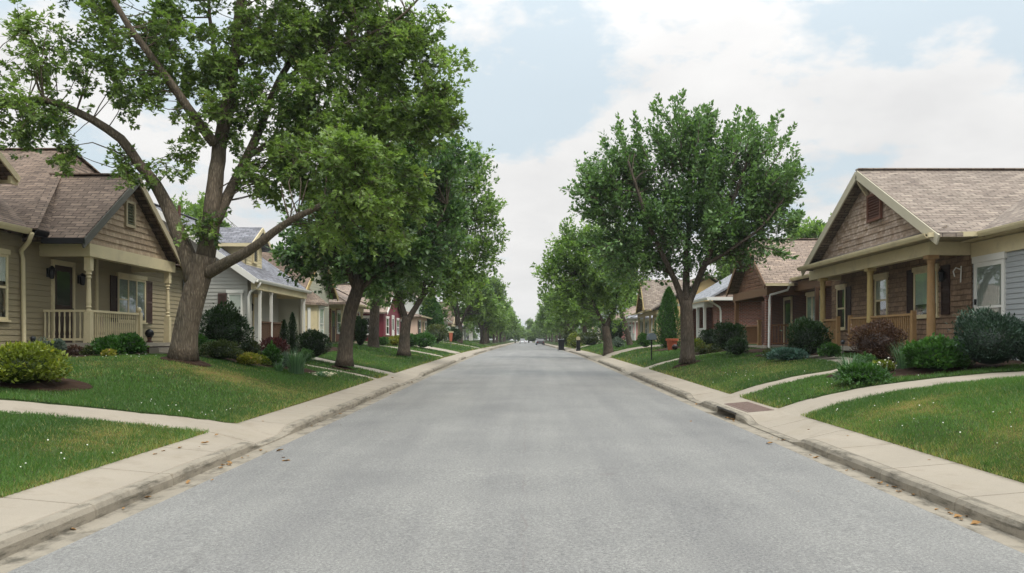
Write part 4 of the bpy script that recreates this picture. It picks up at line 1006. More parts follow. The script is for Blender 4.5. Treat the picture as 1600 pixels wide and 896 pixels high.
def gen(side, label, y0, y1, u, ev, top, wall, roof, trim, style='gable', porch=True, post=None, dep=8.0, shutter=None, inset=.0, floor=-.1, doorm=None, boards=.15, postkind='square'):
    """a house farther along the street, seen small; still with its own parts"""
    h = House(side, label, u, (y0 + y1) / 2); ym = (y0 + y1) / 2; gz = h.root.location.z - .3
    uw = u + (1.4 if porch else 0)
    m = MB(); m.box(uw + .02, u + dep, y0 + .02, y1, gz, e + ev)
    if boards: lap(m, 'f', uw, [(y0, gz), (y1, gz), (y1, e + ev), (y0, e + ev)], boards); lap(m, 's', y0, [(uw, gz), (u + dep, gz), (u + dep, e + ev), (uw, e + ev)], boards)
    if style == 'gable': m.prism([(uw + .02, y0 + .1, e + ev - .05), (uw + .02, y1 - .1, e + ev - .05), (uw + .02, ym, e + top - .25)], (dep * .6, 0, 0))
    if style == 'side': um = u + dep * .5; m.prism([(u + .5, y0 + .02, e + ev - .05), (u + dep - .3, y0 + .02, e + ev - .05), (um, y0 + .02, e + top - .25)], (0, y1 - y0 - .1, 0))
    h.part('wall', m, wall)
    o = .4
    if style == 'gable':
        P = gable_x(y0 - o, y1 + o, e + ev - .1, ym, e + top, u - .35, u + dep + .3); caps = [((u - .35, ym, e + top), (u + dep, ym, e + top))]
    elif style == 'side':
        um = u + dep * .5
        P = [[(u - .45, y0 - o, e + ev - .1), (um, y0 - o, e + top), (um, y1 + o, e + top), (u - .45, y1 + o, e + ev - .1)], [(um, y0 - o, e + top), (u + dep + .4, y0 - o, e + ev - .1), (u + dep + .4, y1 + o, e + ev - .1), (um, y1 + o, e + top)]]; caps = [((um, y0 - o, e + top), (um, y1 + o, e + top))]
    else:
        r = min((y1 - y0) / 2, dep / 2) ; a, b, cc_, dd = (u - .45, y0 - o, e + ev - .1), (u - .45, y1 + o, e + ev - .1), (u + dep, y1 + o, e + ev - .1), (u + dep, y0 - o, e + ev - .1)
        p, q = (u + r, ym, e + top), (u + dep - r + .5, ym, e + top)
        P = [[a, p, b], [a, dd, q, p], [b, p, q, cc_], [dd, cc_, q]]; caps = [(a, p), (b, p), (p, q)]
    h.slabs(P, roof, .12, caps=caps)
    if style == 'gable':
        m = MB()
        for q in (y0 - o, y1 + o): m.bar((u - .37, q, e + ev - .22), (u - .37, ym, e + top - .12), .04, .2)
        h.part('bargeboard', m, trim)
        if porch:
            m = MB(); lap(m, 'f', u + .02, [(y0 + .1, e + ev), (y1 - .1, e + ev), (ym, e + top - .3)], .17); m.prism([(u + .03, y0 + .1, e + ev), (u + .03, y1 - .1, e + ev), (ym and u + .03, ym, e + top - .32)], (.3, 0, 0)); h.part('gable', m, wall)
    else: h.gutter((u - .47, y0 - o, e + ev - .1), (u - .47, y1 + o, e + ev - .1), trim, .12, .12)
    f = e + floor
    if porch:
        m = MB(); m.box(u, u + .18, y0, y1, e + ev - .45, e + ev - .14); m.box(u + .181, uw, y0, y0 + .15, e + ev - .448, e + ev - .142); h.part('porch_beam', m, trim)
        m = MB(); m.box(u + .18, uw - .03, y0 + .16, y1, e + ev - .2, e + ev - .17); h.part('porch_ceiling', m, trim)
        m = MB(); m.box(u - .1, uw - .03, y0, y1, gz, f); h.part('porch_floor', m, STONE)
        L_ = y1 - y0
        for q in (.02, .36, .68, .98): h.fan_post(u + .09, y0 + .1 + (L_ - .2) * q, f, e + ev - .45, post or trim, postkind, .07)
        h.railing((u + .09, y0 + .18), (u + .09, y0 + .1 + L_ * .34), f, f + .85, post or trim, .16); h.railing((u + .09, y0 + .1 + L_ * .7), (u + .09, y1 - .2), f, f + .85, post or trim, .16)
        m = MB(); m.box(u - .75, u - .101, y0 + L_ * .42, y0 + L_ * .62, gz, f - .16); h.part('steps', m, STONE)
    w = y1 - y0; wt = e + min(ev - .5, 1.95)
    h.door('f', uw, y0 + w * .46, y0 + w * .46 + .92, f, e + 1.95, doorm or DOORB, trim)
    h.window('f', uw, y0 + w * .12, y0 + w * .12 + 1.2, e + .5, wt, WHITE if trim is not WHITE else trim, 'double', .6, detail=False); h.window('f', uw, y1 - w * .12 - 1.2, y1 - w * .12, e + .5, wt, WHITE, 'double', .6, detail=False)
    if shutter:
        for a in (y0 + w * .12 - .42, y0 + w * .12 + 1.24): h.shutter('f', uw, a, a + .36, e + .5, wt, shutter)
    h.window('s', y0, uw + 1.0, uw + 1.9, e + .5, wt, WHITE, 'double', .7, detail=False)
    return h


gen(-1, 'brown log sided bungalow with cream porch posts, behind the dark dense tree', 49.2, 55.5, 11.0, 2.4, 4.3, LOG, ROOF_PINK, CREAM, 'hip', True, CREAM, 7)
gen(-1, 'pale blue house with a grey roof, half hidden by the ivy-covered trunk', 56.4, 61.4, 12.3, 2.6, 5.2, PALEBLUE, ROOF_BLUE, WHITE, 'side', True, WHITE, 8)
gen(-1, 'maroon house with white trim behind the tall forked tree', 62.6, 71, 10.9, 2.3, 4.6, MAROON, ROOF_PINK, WHITE, 'gable', False, WHITE, 7, doorm=WHITE)
gen(-1, 'peach stucco house with brown shutters beside the tall leafy bush', 79, 87, 10.5, 2.5, 3.6, PEACH, ROOF_PINK, CREAM, 'hip', False, None, 8, SHUT, boards=0)
gen(-1, 'white fronted house with a steep brown roof past the round hedge', 103, 111, 10.6, 2.7, 6.2, WHITES, ROOF_TAUPE, WHITE, 'side', True, WHITE, 8)
gen(-1, 'tan house with a brick red porch, far down the left side', 114, 121, 10.4, 2.5, 5.6, TANS, ROOF_BROWN, CREAM, 'gable', True, BRICK_D, 8)
gen(-1, 'low white house behind the left row of far trees, after the tan one', 132, 140, 10.6, 2.4, 4.4, WHITES, ROOF_GREY, WHITE, 'side', True, WHITE, 8)
gen(-1, 'farthest grey house glimpsed on the left between far trunks', 154, 163, 10.6, 2.5, 5.0, SID_GREY, ROOF_TAUPE, WHITE, 'gable', True, WHITE, 8)

# ---- right front house (brown shingles, round columns, big gable)
h = House(1, 'brown shingled house with a big louvred gable and round tan columns, nearest on the right', 11.95, 26, name='house')
m = MB(); m.box(11.97, 22, 21.9, 32.0, 1.0, e + 2.7); lap(m, 'f', 11.95, [(21.95, 1.05), (32, 1.05), (32, e + 2.6), (21.95, e + 2.6)], .15, .026)
h.part('wall', m, coursed('brown_wall_shingle', '#937a63', '#745f4c', '#5a4a3c', .30, .15, .008, .85, .28, .5))
m = MB(); m.box(11.95, 22, 12, 21.89, 1.0, e + 2.7); lap(m, 'f', 11.93, [(12, 1.1), (21.85, 1.1), (21.85, e + 2.6), (12, e + 2.6)], .13); h.part('wing_wall', m, SID_BLUEG, label='blue grey sided wing wall')
wz = lambda u: e + 2.78 + (u - 11.5) * .5
h.slabs(gable_x(20.7, 30.8, e + 2.74, 25.75, e + 5.38, 10.4, 22) + [[(11.5, 11.5, wz(11.5)), (11.5, 21.0, wz(11.5)), (17, 26.2, wz(17)), (17, 11.5, wz(17))]], ROOF_TAUPE, .11, caps=[((10.4, 25.75, e + 5.38), (21, 25.75, e + 5.38))])
m = MB(); m.prism([(10.32, 21.0, e + 2.75), (10.32, 30.9, e + 2.75), (10.80, 30.9, e + 2.98), (10.80, 21.0, e + 2.98)], (0, 0, -.06)); h.part('porch_roof', m, ROOF_TAUPE)
m = MB(); lap(m, 'f', 10.78, [(21.6, e + 2.95), (29.9, e + 2.95), (25.75, e + 5.10)], .19, .03); m.prism([(10.79, 21.6, e + 2.9), (10.79, 29.9, e + 2.9), (10.79, 25.75, e + 5.08)], (.3, 0, 0)); h.part('gable', m, SHING_BROWN)
vent(h, 10.75, 25.2, e + 4.12, 1.0, .85, plain('russet_vent', '#6b4a3c', .7, .12), plain('russet_slat', '#5a3c31', .7, .12))
m = MB(); m.bar((10.39, 25.75, e + 5.22), (10.39, 20.65, e + 2.55), .05, .26); m.bar((10.39, 25.75, e + 5.22), (10.39, 30.85, e + 2.55), .05, .26); h.part('bargeboard', m, plain('stone_trim', '#b5ad97', .6, .07))
m = MB(); m.bar((10.45, 25.75, e + 5.0), (10.75, 25.75, e + 4.55), .1, .1, (0, 1, 0)); m.bar((10.42, 25.75, e + 5.0), (10.78, 25.75, e + 5.0), .09, .09); h.part('gable_bracket', m, TANTRIM)
h.gutter((10.34, 21.0, e + 2.76), (10.34, 30.9, e + 2.76), CREAM, .14, .13); h.gutter((11.5, 12, e + 2.76), (11.5, 20.7, e + 2.76), CREAM, .14, .13)
m = MB(); m.bar((10.25, 20.9, e + 2.70), (11.4, 20.7, e + 2.70), .12, .12); h.part('gutter', m, CREAM, label='short gutter returning to the wing')
m = MB(); m.box(10.78, 11.02, 21.9, 31.2, e + 2.30, e + 2.66); m.box(11.021, 11.93, 21.905, 22.1, e + 2.302, e + 2.658); m.box(11.021, 11.93, 31.0, 31.195, e + 2.302, e + 2.658); h.part('porch_beam', m, CREAM)
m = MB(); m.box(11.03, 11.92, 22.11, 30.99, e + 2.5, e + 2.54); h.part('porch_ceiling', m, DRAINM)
m = MB(); m.box(10.40, 11.92, 21.0, 30.9, e + 2.68, e + 2.70); h.part('soffit', m, TANTRIM)
m = MB(); m.box(11.6, 11.92, 12, 21.85, e + 2.62, e + 2.66); m.box(11.86, 11.925, 12, 21.84, e + 2.2, e + 2.6); h.part('wing_frieze', m, CREAM)
z0 = e - .18
m = MB(); m.box(10.7, 11.92, 21.8, 31.2, z0 - .14, z0); h.part('porch_floor', m, STONE); m = MB(); m.box(10.82, 11.9, 21.9, 31.1, 1.0, z0 - .141); h.part('porch_base', m, BRICK_D)
h.fan_post(10.9, 22.05, z0, e + 2.3, TANW, 'round', .105); h.fan_post(10.9, 25.95, z0, e + 2.3, TANW2, 'round', .10); h.fan_post(10.9, 30.1, z0, e + 2.3, TANW2, 'round', .10)
h.railing((10.9, 23.1), (10.9, 25.85), z0, e + .78, TANW, .13); h.railing((10.9, 26.05), (10.9, 27.5), z0, e + .78, TANW, .13); h.railing((10.9, 28.7), (10.9, 30.0), z0, e + .78, TANW, .13)
for y in (23.05, 27.55, 28.62):
    m = MB(); m.box(10.84, 10.96, y - .06, y + .06, z0, e + .86); h.part('newel_post', m, TANW)
m = MB()
for i in range(3): m.box(10.7 - .32 * (i + 1), 10.699 - .32 * i, 27.6, 28.6, .9, z0 - .02 - .13 * (i + 1))
h.part('steps', m, STONE)
h.window('f', 11.95, 23.7, 25.15, e + .72, e + 2.1, CREAM, 'single', .75, plain('sheer_curtain', '#a3aca5', .8, .1), .14); h.shutter('f', 11.95, 25.2, 25.62, e + .7, e + 2.2); h.shutter('f', 11.95, 23.05, 23.5, e + .75, e + 2.15)
h.window('f', 11.95, 27.0, 27.95, e + .62, e + 2.1, CREAM, 'double', .5, plain('sheer_curtain', '#7b8680'), .16)
h.window('f', 11.95, 30.55, 31.4, e + .45, e + 2.0, CREAM, 'double', 0); h.shutter('f', 11.95, 30.05, 30.5, e + .4, e + 2.0)
h.window('f', 11.93, 20.35, 21.72, e - .3, e + 2.05, WHITE, 'double', .98, BLINDM, .17, .12)
h.window('f', 11.93, 16.4, 17.8, e + .3, e + 1.9, WHITE, 'double', .6)
m = MB(); m.box(11.84, 11.88, 21.60, 21.66, e + .95, e + 1.1); h.part('handle', m, BLACKP)
h.lantern('f', 11.95, 23.3, e + 1.85)
m = MB(); m.tube([(11.9, 22.4, e + 1.95), (11.75, 22.4, e + 2.0), (11.68, 22.4, e + 1.9), (11.72, 22.4, e + 1.75)], .018, 6); m.tube([(11.9, 22.4, e + 2.05), (11.88, 22.4, e + 1.6)], .02, 6); h.part('wall_hook', m, WHITE)

# ---- second right house (brick, brown gabled porch)
h = House(1, 'dark brick house with a brown gabled porch, second on the right', 12.2, 36.5)
m = MB(); m.box(12.22, 20, 32.6, 42.5, 1.0, e + 2.6); h.part('wall', m, BRICK_D)
h.slabs(gable_x(35.3, 42.0, e + 2.5, 38.65, e + 4.8, 10.3, 21) + [[(11.55, 32.0, e + 2.72), (11.55, 36.2, e + 2.72), (16, 38.2, e + 4.72), (16, 32.0, e + 4.72)]], ROOF_PINK, .12, caps=[((10.3, 38.65, e + 4.8), (21, 38.65, e + 4.8))])
m = MB(); lap(m, 'f', 10.75, [(35.8, e + 2.4), (41.5, e + 2.4), (38.65, e + 4.5)], .18, .03); m.prism([(10.76, 35.8, e + 2.4), (10.76, 41.5, e + 2.4), (10.76, 38.65, e + 4.48)], (.3, 0, 0)); lap(m, 's', 35.75, [(10.78, e + 2.1), (12.2, e + 2.1), (12.2, e + 2.6), (10.78, e + 2.6)], .18, .03)
h.part('gable', m, coursed('umber_wood_shingle', '#7a5a44', '#5f4534', '#3a2a20', .18, .18, .008, .9, .2, .5))
m = MB(); m.bar((10.28, 38.65, e + 4.66), (10.28, 35.25, e + 2.34), .05, .2); m.bar((10.28, 38.65, e + 4.66), (10.28, 42.05, e + 2.34), .05, .2); h.part('bargeboard', m, plain('umber_trim', '#6d5138', .65, .12))
m = MB(); m.box(10.5, 10.7, 35.7, 41.6, e + 2.0, e + 2.36); m.box(10.701, 12.2, 35.72, 35.9, e + 2.0, e + 2.36); m.box(10.701, 12.2, 41.4, 41.58, e + 2.0, e + 2.36); h.part('porch_beam', m, plain('umber_trim', '#6d5138'))
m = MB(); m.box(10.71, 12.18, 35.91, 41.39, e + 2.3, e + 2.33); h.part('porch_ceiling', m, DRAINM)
m = MB(); m.box(11.7, 12.2, 32.1, 35.7, e + 2.15, e + 2.55); h.part('wing_frieze', m, plain('umber_trim', '#6d5138'))
h.gutter((11.57, 32.0, e + 2.72), (11.57, 35.6, e + 2.72), CREAM, .13, .13); m = MB(); m.bar((10.3, 35.22, e + 2.42), (11.5, 35.22, e + 2.42), .12, .11); h.part('gutter', m, CREAM, label='gutter along the porch eave')
z0 = e - .2
m = MB(); m.box(10.45, 12.2, 35.7, 41.7, z0 - .15, z0); h.part('porch_floor', m, STONE); m = MB(); m.box(10.6, 12.2, 35.8, 41.6, .9, z0 - .151); h.part('porch_base', m, BRICK_D)
h.fan_post(10.62, 41.3, z0, e + 2.0, plain('mid_brown_rail', '#7d5a3c', .65, .2, 5, 30, .2), 'square', .09); h.fan_post(10.62, 35.95, z0, e + 2.0, BRICK, 'square', .12); h.fan_post(10.62, 37.28, z0, e + .95, TANW, 'square', .07)
RAILW = plain('mid_brown_rail', '#7d5a3c', .65, .2, 5, 30, .2)
h.railing((10.62, 37.35), (10.62, 41.2), z0, e + .72, RAILW, .14); h.railing((10.75, 35.85), (12.18, 35.85), z0, e + .72, RAILW, .14)
h.railing((11.4, 32.3), (11.4, 35.7), z0, e + .72, RAILW, .14); h.fan_post(11.45, 32.25, z0, e + 2.15, BROWNW, 'square', .07)
m = MB(); m.box(11.3, 12.2, 32.2, 35.69, z0 - .15, z0); m.box(11.38, 12.19, 32.3, 35.68, .9, z0 - .151); h.part('porch_deck', m, BROWNW)
m = MB(); m.box(9.75, 10.449, 35.95, 37.2, .9, z0 - .17); m.box(9.35, 9.749, 35.95, 37.2, .9, z0 - .34); h.part('steps', m, STONE)
h.window('f', 12.2, 33.5, 35.5, e + .4, e + 1.95, CREAM, 'triple', .8, plain('sheer_curtain', '#7b8680'), .14); h.door('f', 12.2, 37.6, 38.55, z0, e + 1.9, DOORB, CREAM)
h.spout([(11.4, 35.3, e + 2.5), (11.3, 35.4, e + 2.2), (10.62, 35.62, e + 2.0), (10.6, 35.65, e + 1.8), (10.58, 35.68, 1.5), (10.45, 35.5, 1.3)], WHITE, .05)

# ---- third right house (red brick, white porch)
h = House(1, 'red brick house with a white porch and pale roof, behind the right maple', 10.8, 49)
m = MB(); m.box(10.82, 19, 46.4, 47.4, 1.1, e + 2.4); m.box(12.2, 19, 47.4, 54, 1.1, e + 2.4); m.box(10.55, 19, 54.05, 55.5, 1.1, e + 2.4); h.part('wall', m, BRICK)
h.slabs([[(10.2, 45.8, e + 2.42), (14.6, 45.8, e + 5.0), (14.6, 54.5, e + 5.0), (10.2, 54.5, e + 2.42)], [(14.6, 45.8, e + 5.0), (19.4, 45.8, e + 2.42), (19.4, 54.5, e + 2.42), (14.6, 54.5, e + 5.0)]], ROOF_BLUE, .12, caps=[((14.6, 45.8, e + 5), (14.6, 54.5, e + 5))])
h.slabs([[(10.2, 45.75, e + 2.42), (19.4, 45.75, e + 2.42), (19.4, 46.8, e + 3.0), (11.2, 46.8, e + 3.0)]], ROOF_PINK, .1, 'eave_roof')
m = MB(); m.prism([(11, 46.45, e + 2.4), (19, 46.45, e + 2.4), (14.6, 46.45, e + 4.8)], (0, .4, 0)); h.part('gable', m, ROOF_PINK)
m = MB(); m.box(10.1, 19.4, 45.68, 45.80, e + 2.27, e + 2.45); h.part('gutter', m, WHITE, label='white gutter across the near side'); h.gutter((10.2, 45.8, e + 2.45), (10.2, 54.5, e + 2.45), WHITE, .13, .15)
m = MB(); m.box(10.3, 10.5, 47.5, 54, e + 2.0, e + 2.3); m.box(10.5, 12.2, 47.42, 47.48, e + 2.0, e + 2.3); h.part('porch_beam', m, WHITE); m = MB(); m.box(10.51, 12.2, 47.5, 54, e + 2.2, e + 2.24); h.part('porch_ceiling', m, WHITE)
z0 = e - .15
m = MB(); m.box(10.2, 12.2, 47.42, 54, 1.0, z0); h.part('porch_floor', m, STONE)
for y in (47.7, 49.6, 51.6, 53.8): h.fan_post(10.4, y, z0, e + 2.0, WHITE, 'square', .075)
h.railing((10.4, 47.8), (10.4, 49.5), z0, e + .75, WHITE, .13); h.railing((10.4, 51.7), (10.4, 53.7), z0, e + .75, WHITE, .13)
h.window('s', 46.4, 13.35, 14.05, e + .3, e + 2.0, WHITE, 'double', .9, head=0); h.door('f', 12.2, 49.8, 50.75, z0, e + 1.95, DOORB, WHITE); h.window('f', 12.2, 51.6, 52.8, e + .5, e + 1.9, WHITE, 'double', .5, detail=False)
h.spout([(10.25, 45.7, e + 2.35), (10.35, 45.9, e + 2.2), (10.95, 46.33, e + 1.9), (11.0, 46.33, e + 1.7), (11.0, 46.33, 1.5)], WHITE, .055)

h = gen(1, 'straw yellow house with a pointed gable over its porch, beyond the terracotta pot', 64, 75, 10.2, 2.55, 5.2, YELLOWS, ROOF_TAUPE, plain('buff_trim', '#c7b48c', .6, .06), 'side', True, plain('buff_trim', '#c7b48c'), 8)
m = MB(); m.prism([(9.9, 66.2, e + 2.6), (9.9, 70.2, e + 2.6), (9.9, 68.2, e + 4.9)], (2.5, 0, 0)); g = h.part('porch_gable', m, YELLOWS)
h.slabs(gable_x(65.8, 70.6, e + 2.5, 68.2, e + 5.1, 9.5, 14), ROOF_TAUPE, .12, 'porch_gable_roof', parent=g)
m = MB(); m.bar((9.47, 65.8, e + 2.4), (9.47, 68.2, e + 5.0), .05, .24); m.bar((9.47, 70.6, e + 2.4), (9.47, 68.2, e + 5.0), .05, .24); h.part('gable_trim', m, TANW2, g)
gen(1, 'grey sided house with a low roof just past the yellow gabled one', 80, 88, 10.6, 2.4, 4.2, SID_GREY, ROOF_BLUE, WHITE, 'hip', True, WHITE, 8)
gen(1, 'dusty pink house with red porch posts, far down the right side', 104, 112, 10.3, 2.5, 4.6, PINKS, ROOF_PINK, CREAM, 'hip', True, plain('red_post', '#8a3a34', .6, .1), 8, boards=0)
gen(1, 'white house beyond the pink one on the right', 120, 128, 10.6, 2.5, 5.0, WHITES, ROOF_GREY, WHITE, 'gable', True, WHITE, 8)
gen(1, 'tan house behind the far right trees, after the white one', 142, 150, 10.6, 2.5, 4.6, TANS, ROOF_TAUPE, CREAM, 'side', True, WHITE, 8)

# ------------------------------------------------------------------ shrubs and flowers
LM = {'yew': leafmat('yew_leaf', '#13230f', '#2f4a20', .15, .5, .35, '#3f5a2a'), 'green': leafmat('bright_shrub_leaf', '#1f3a17', '#47702e', .25, .45, .4, '#6a8a3a'), 'lime': leafmat('lime_shrub_leaf', '#3a4a17', '#7c8730', .3, .5, .35, '#a8a142'),
      'blue': leafmat('blue_spruce_leaf', '#23352c', '#51695a', .1, .55, .35, '#6c8272'), 'olive': leafmat('olive_shrub_leaf', '#25321a', '#4f5a2c', .2, .5, .3, '#6d6536'), 'red': leafmat('red_shrub_leaf', '#2e1718', '#582c2b', .25, .5, .35, '#85504a'),
      'rust': leafmat('barberry_leaf', '#33221a', '#5c4232', .2, .5, .35, '#735343'), 'pine': leafmat('dark_pine_leaf', '#17281c', '#3a5340', .1, .5, .4, '#556b52'), 'gold': leafmat('gold_shrub_leaf', '#56601f', '#98933c', .3, .5, .3, '#d2a878'), 'sage': leafmat('sage_leaf', '#3b4a3e', '#76867a', .2, .5, .3, '#8d9a8c'), 'juniper': leafmat('juniper_leaf', '#274237', '#557766', .1, .5, .4, '#6f8c7c'), 'iris': leafmat('iris_leaf', '#2b4a2f', '#5f7f5a', .25, .4, .45, '#7d9472')}


def shrub(name, label, px, d, w, hgt, style, n=2600, leaf=.07, width=.3, lump=.16, shape='round', cat='shrub', dep=1.0, seed=None, upv=.35, lobes=7, group=None, lob=False, top_tint=.0):
    rng = np.random.default_rng(seed or int(px * 7 + d * 13) % 100000)
    x = lat(px, d); z = float(G(x, d)) - .02
    Dn = nrm(rng.normal(size=(n, 3)))
    if shape == 'round':
        Dn[:, 2] = np.where(Dn[:, 2] < -.55, -Dn[:, 2], Dn[:, 2]); ctr = np.array([0, 0, hgt * .46]); rad = np.array([w / 2, w / 2 * dep, hgt * .54])
        ld = nrm(rng.normal(size=(lobes * 3, 3))); lw = np.exp(-((1 - Dn @ ld.T) / .10)).max(1)
        lump *= 1.35; low = nrm(rng.normal(size=(4, 3))); r = (1 + .10 * np.sin(Dn @ low.T * 2.6 + rng.random(4) * 6).sum(1) / 2) * (1 - lump + lump * 1.25 * lw) * (1 - .42 * rng.random(n) ** 2.2)
        r = r * np.where(rng.random(n) < .05, 1.05 + .22 * rng.random(n), 1); P = ctr + Dn * rad * r[:, None]; lw_ = lw
    else:   # upright cone
        hh = rng.random(n) ** .8; a = rng.random(n) * 6.283
        prof = (np.minimum(1, (hh + .08) * 5) * (1 - hh ** 1.7) ** .85)
        bump = 1 + lump * np.sin(a * 4 + hh * 9) * .6 + lump * np.sin(a * 7 - hh * 17) * .5
        r = prof * bump * (1 - .4 * rng.random(n) ** 2)
        P = np.stack([np.cos(a) * r * w / 2, np.sin(a) * r * w / 2 * dep, hh * hgt], 1)
        Dn = nrm(np.stack([np.cos(a), np.sin(a), .5 + 0 * a], 1)); lw_ = rng.random(n)
    P[:, 2] = np.maximum(P[:, 2], .03)
    D = Dn * .8 + rng.normal(size=(n, 3)) * .5 + np.array([0, 0, upv])
    V, Fc, rep = leaves(P, D, leaf * (.6 + .8 * rng.random(n)), width, lob, rng)
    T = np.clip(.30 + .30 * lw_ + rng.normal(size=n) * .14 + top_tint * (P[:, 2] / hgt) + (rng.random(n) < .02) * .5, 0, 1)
    T = rep(T)
    # inner foliage core in the darkest leaf tone, painting the shaded inside
    cv, cf = [], []; k = 14; q = 9
    for i in range(q + 1):
        th = math.pi * i / q
        for j in range(k):
            ph = 2 * math.pi * j / k
            if shape == 'round': cv.append((ctr[0] + rad[0] * .68 * math.sin(th) * math.cos(ph), ctr[1] + rad[1] * .68 * math.sin(th) * math.sin(ph), max(.0, ctr[2] + rad[2] * .68 * math.cos(th))))
            else:
                hh_ = 1 - i / q; rr = min(1, (hh_ + .08) * 5) * (1 - hh_ ** 1.7) ** .85 * .6 if i else 0
                cv.append((rr * w / 2 * math.cos(ph), rr * w / 2 * dep * math.sin(ph), hh_ * hgt * .92))
    for i in range(q):
        for j in range(k):
            a_, b_ = i * k + j, i * k + (j + 1) % k; cf += [(a_, b_, b_ + k), (a_, b_ + k, a_ + k)]
    nV = len(V); V = np.concatenate([V, np.array(cv)]); Fc = np.concatenate([Fc, np.array(cf) + nV]); T = np.concatenate([T, np.zeros(len(cf))])
    o = arr_mesh(name, V, Fc, LM[style] if isinstance(style, str) else style, T, org=(x, d, z)); return tag(o, label, cat, group)


def tuft(name, label, px, d, w, hgt, style, n=90, bw=.03, cat='plant', flowers=None):
    rng = np.random.default_rng(int(px * 3 + d * 17)); x = lat(px, d); z = float(G(x, d)) + .01
    a = rng.random(n) * 6.283; r0 = rng.random(n) ** .7 * w * .22; tilt = .15 + .75 * rng.random(n); L_ = hgt * (.65 + .5 * rng.random(n))
    o0 = np.stack([np.cos(a) * r0, np.sin(a) * r0, np.zeros(n)], 1); out = np.stack([np.cos(a), np.sin(a), np.zeros(n)], 1); side = np.stack([-np.sin(a), np.cos(a), np.zeros(n)], 1)
    rows = []
    for t in (0, .4, .75, 1.0):
        c0 = o0 + out * (tilt * w * .42 * t ** 1.8)[:, None]; c0[:, 2] += L_ * (t - .22 * tilt * t ** 3)
        wv = side * (bw * (1 - t * .92) * (.7 + .6 * rng.random(n)))[:, None] * .5
        rows.append((c0 - wv, c0 + wv))
    V = np.stack([p for rw in rows for p in rw], 1).reshape(-1, 3); b = np.arange(n)[:, None] * 8; Fc = []
    for k in range(3):
        i = 2 * k; Fc += [b + np.array([[i, i + 1, i + 3]]), b + np.array([[i, i + 3, i + 2]])]
    T = np.tile(np.clip(.2 + .6 * rng.random(n), 0, 1), 6)
    o = arr_mesh(name, V, np.concatenate(Fc), LM[style], T, org=(x, d, z)); return tag(o, label, cat)


def flowers(name, label, px, d, w, hgt, mat, n=40, cat='flowers', s=.03):
    x = lat(px, d); m = MB(); rd = random.Random(int(px)); z = float(G(x, d))
    for _ in range(n):
        a = rd.random() * 6.283; r = rd.random() ** .6 * w / 2; q = s * rd.uniform(.6, 1.2); X, Y, Z = x + math.cos(a) * r, d + math.sin(a) * r, z + hgt * rd.uniform(.55, 1.0) * (1 - .4 * (2 * r / w) ** 2)
        m.tube([(x + (X - x) * .6, d + (Y - d) * .6, z), (X, Y, Z)], [.004, .003], 3, False)
        m.lathe(X, Y, [(q * .3, Z - q * .4), (q, Z), (q * .7, Z + q * .35), (q * .1, Z + q * .5)], 6)
    return tag(m.build(name, mat, org=(x, d, z), autouv=False), label, cat)


# left side
shrub('shrub', 'lime green mounded shrub at the left edge of the lawn', 30, 14.6, 1.45, .78, 'lime', 4200, .075, .34, .14, top_tint=.15)
shrub('shrub', 'low dark green bush under the left end of the cream front railing', 172, 20.6, .75, .52, 'green', 1500, .085, .34)
shrub('shrub', 'dark green bush under the right half of the cream front railing', 205, 20.9, .7, .58, 'green', 1500, .085, .34)
shrub('shrub', 'tiny yellow plant in front of the porch bushes', 170, 20.0, .3, .2, 'gold', 350, .05, .35)
shrub('shrub', 'grey green rounded plant left of the cottage porch', 88, 20.9, .42, .48, 'sage', 700, .07, .33)
shrub('shrub', 'wispy twiggy plant by the cottage downspout', 64, 20.6, .5, .55, 'sage', 260, .06, .2)
shrub('shrub', 'small russet plant at the brick foot of the cottage porch', 115, 21.2, .5, .32, 'rust', 420, .05, .3)
shrub('shrub', 'large dark evergreen shrub beside the huge trunk', 350, 25.0, 1.62, 1.62, 'yew', 5200, .085, .26, .2)
shrub('shrub', 'low olive bush right of the huge trunk', 345, 22.6, 1.05, .55, 'olive', 2000, .06, .3)
shrub('shrub', 'small green bush tucked against the huge trunk', 313, 22.9, .5, .62, 'green', 900, .07, .3)
shrub('shrub', 'gold leaved low shrub with peach tips', 388, 22.8, .66, .34, 'gold', 1100, .065, .36)
shrub('shrub', 'dark red laceleaf bush in front of the brown railing', 428, 26.0, .92, .85, 'red', 1800, .09, .2, .2)
shrub('shrub', 'round green leafy plant below the red bush', 424, 24.4, .52, .62, 'green', 800, .09, .34)
shrub('shrub', 'olive bush between the gold shrub and the porch steps', 393, 25.6, .6, .7, 'olive', 800, .07, .3)
tuft('iris_clump', 'clump of upright iris leaves at the edge of the left bed', 463, 23.8, 1.05, .80, 'iris', 170, .035)
tuft('hosta_plant', 'pale low strappy plant beside the left iris clump', 436, 23.4, .5, .28, 'iris', 60, .05)
shrub('cypress_shrub', 'taller of two slim dark cypresses by the grey house porch', 457, 33.0, .5, 1.62, 'yew', 1700, .07, .22, .12, 'cone')
shrub('cypress_shrub', 'shorter of two slim dark cypresses by the grey house porch', 444, 32.6, .42, 1.30, 'yew', 1400, .07, .22, .12, 'cone')
shrub('shrub', 'round dark bush under the bay window', 489, 30.5, 1.3, 1.12, 'yew', 3200, .08, .26, .12)
tuft('border_plant', 'low pale flowering border at the tip of the left bed', 500, 24.6, .9, .16, 'iris', 90, .03)
flowers('border_flowers', 'pale cream flowers strewn along the tip of the left bed', 503, 24.8, 1.2, .14, plain('cream_flower', '#d8cfb0', .8, .05), 45)['kind'] = 'stuff'
shrub('shrub', 'tall dark shrub between the dark tree and the ivy-covered trunk', 563, 45.0, .85, 1.75, 'yew', 1900, .1, .28, .2)
shrub('shrub', 'orange flowered low shrub by the maroon house', 618, 55, 1.3, .7, 'gold', 900, .11, .34)
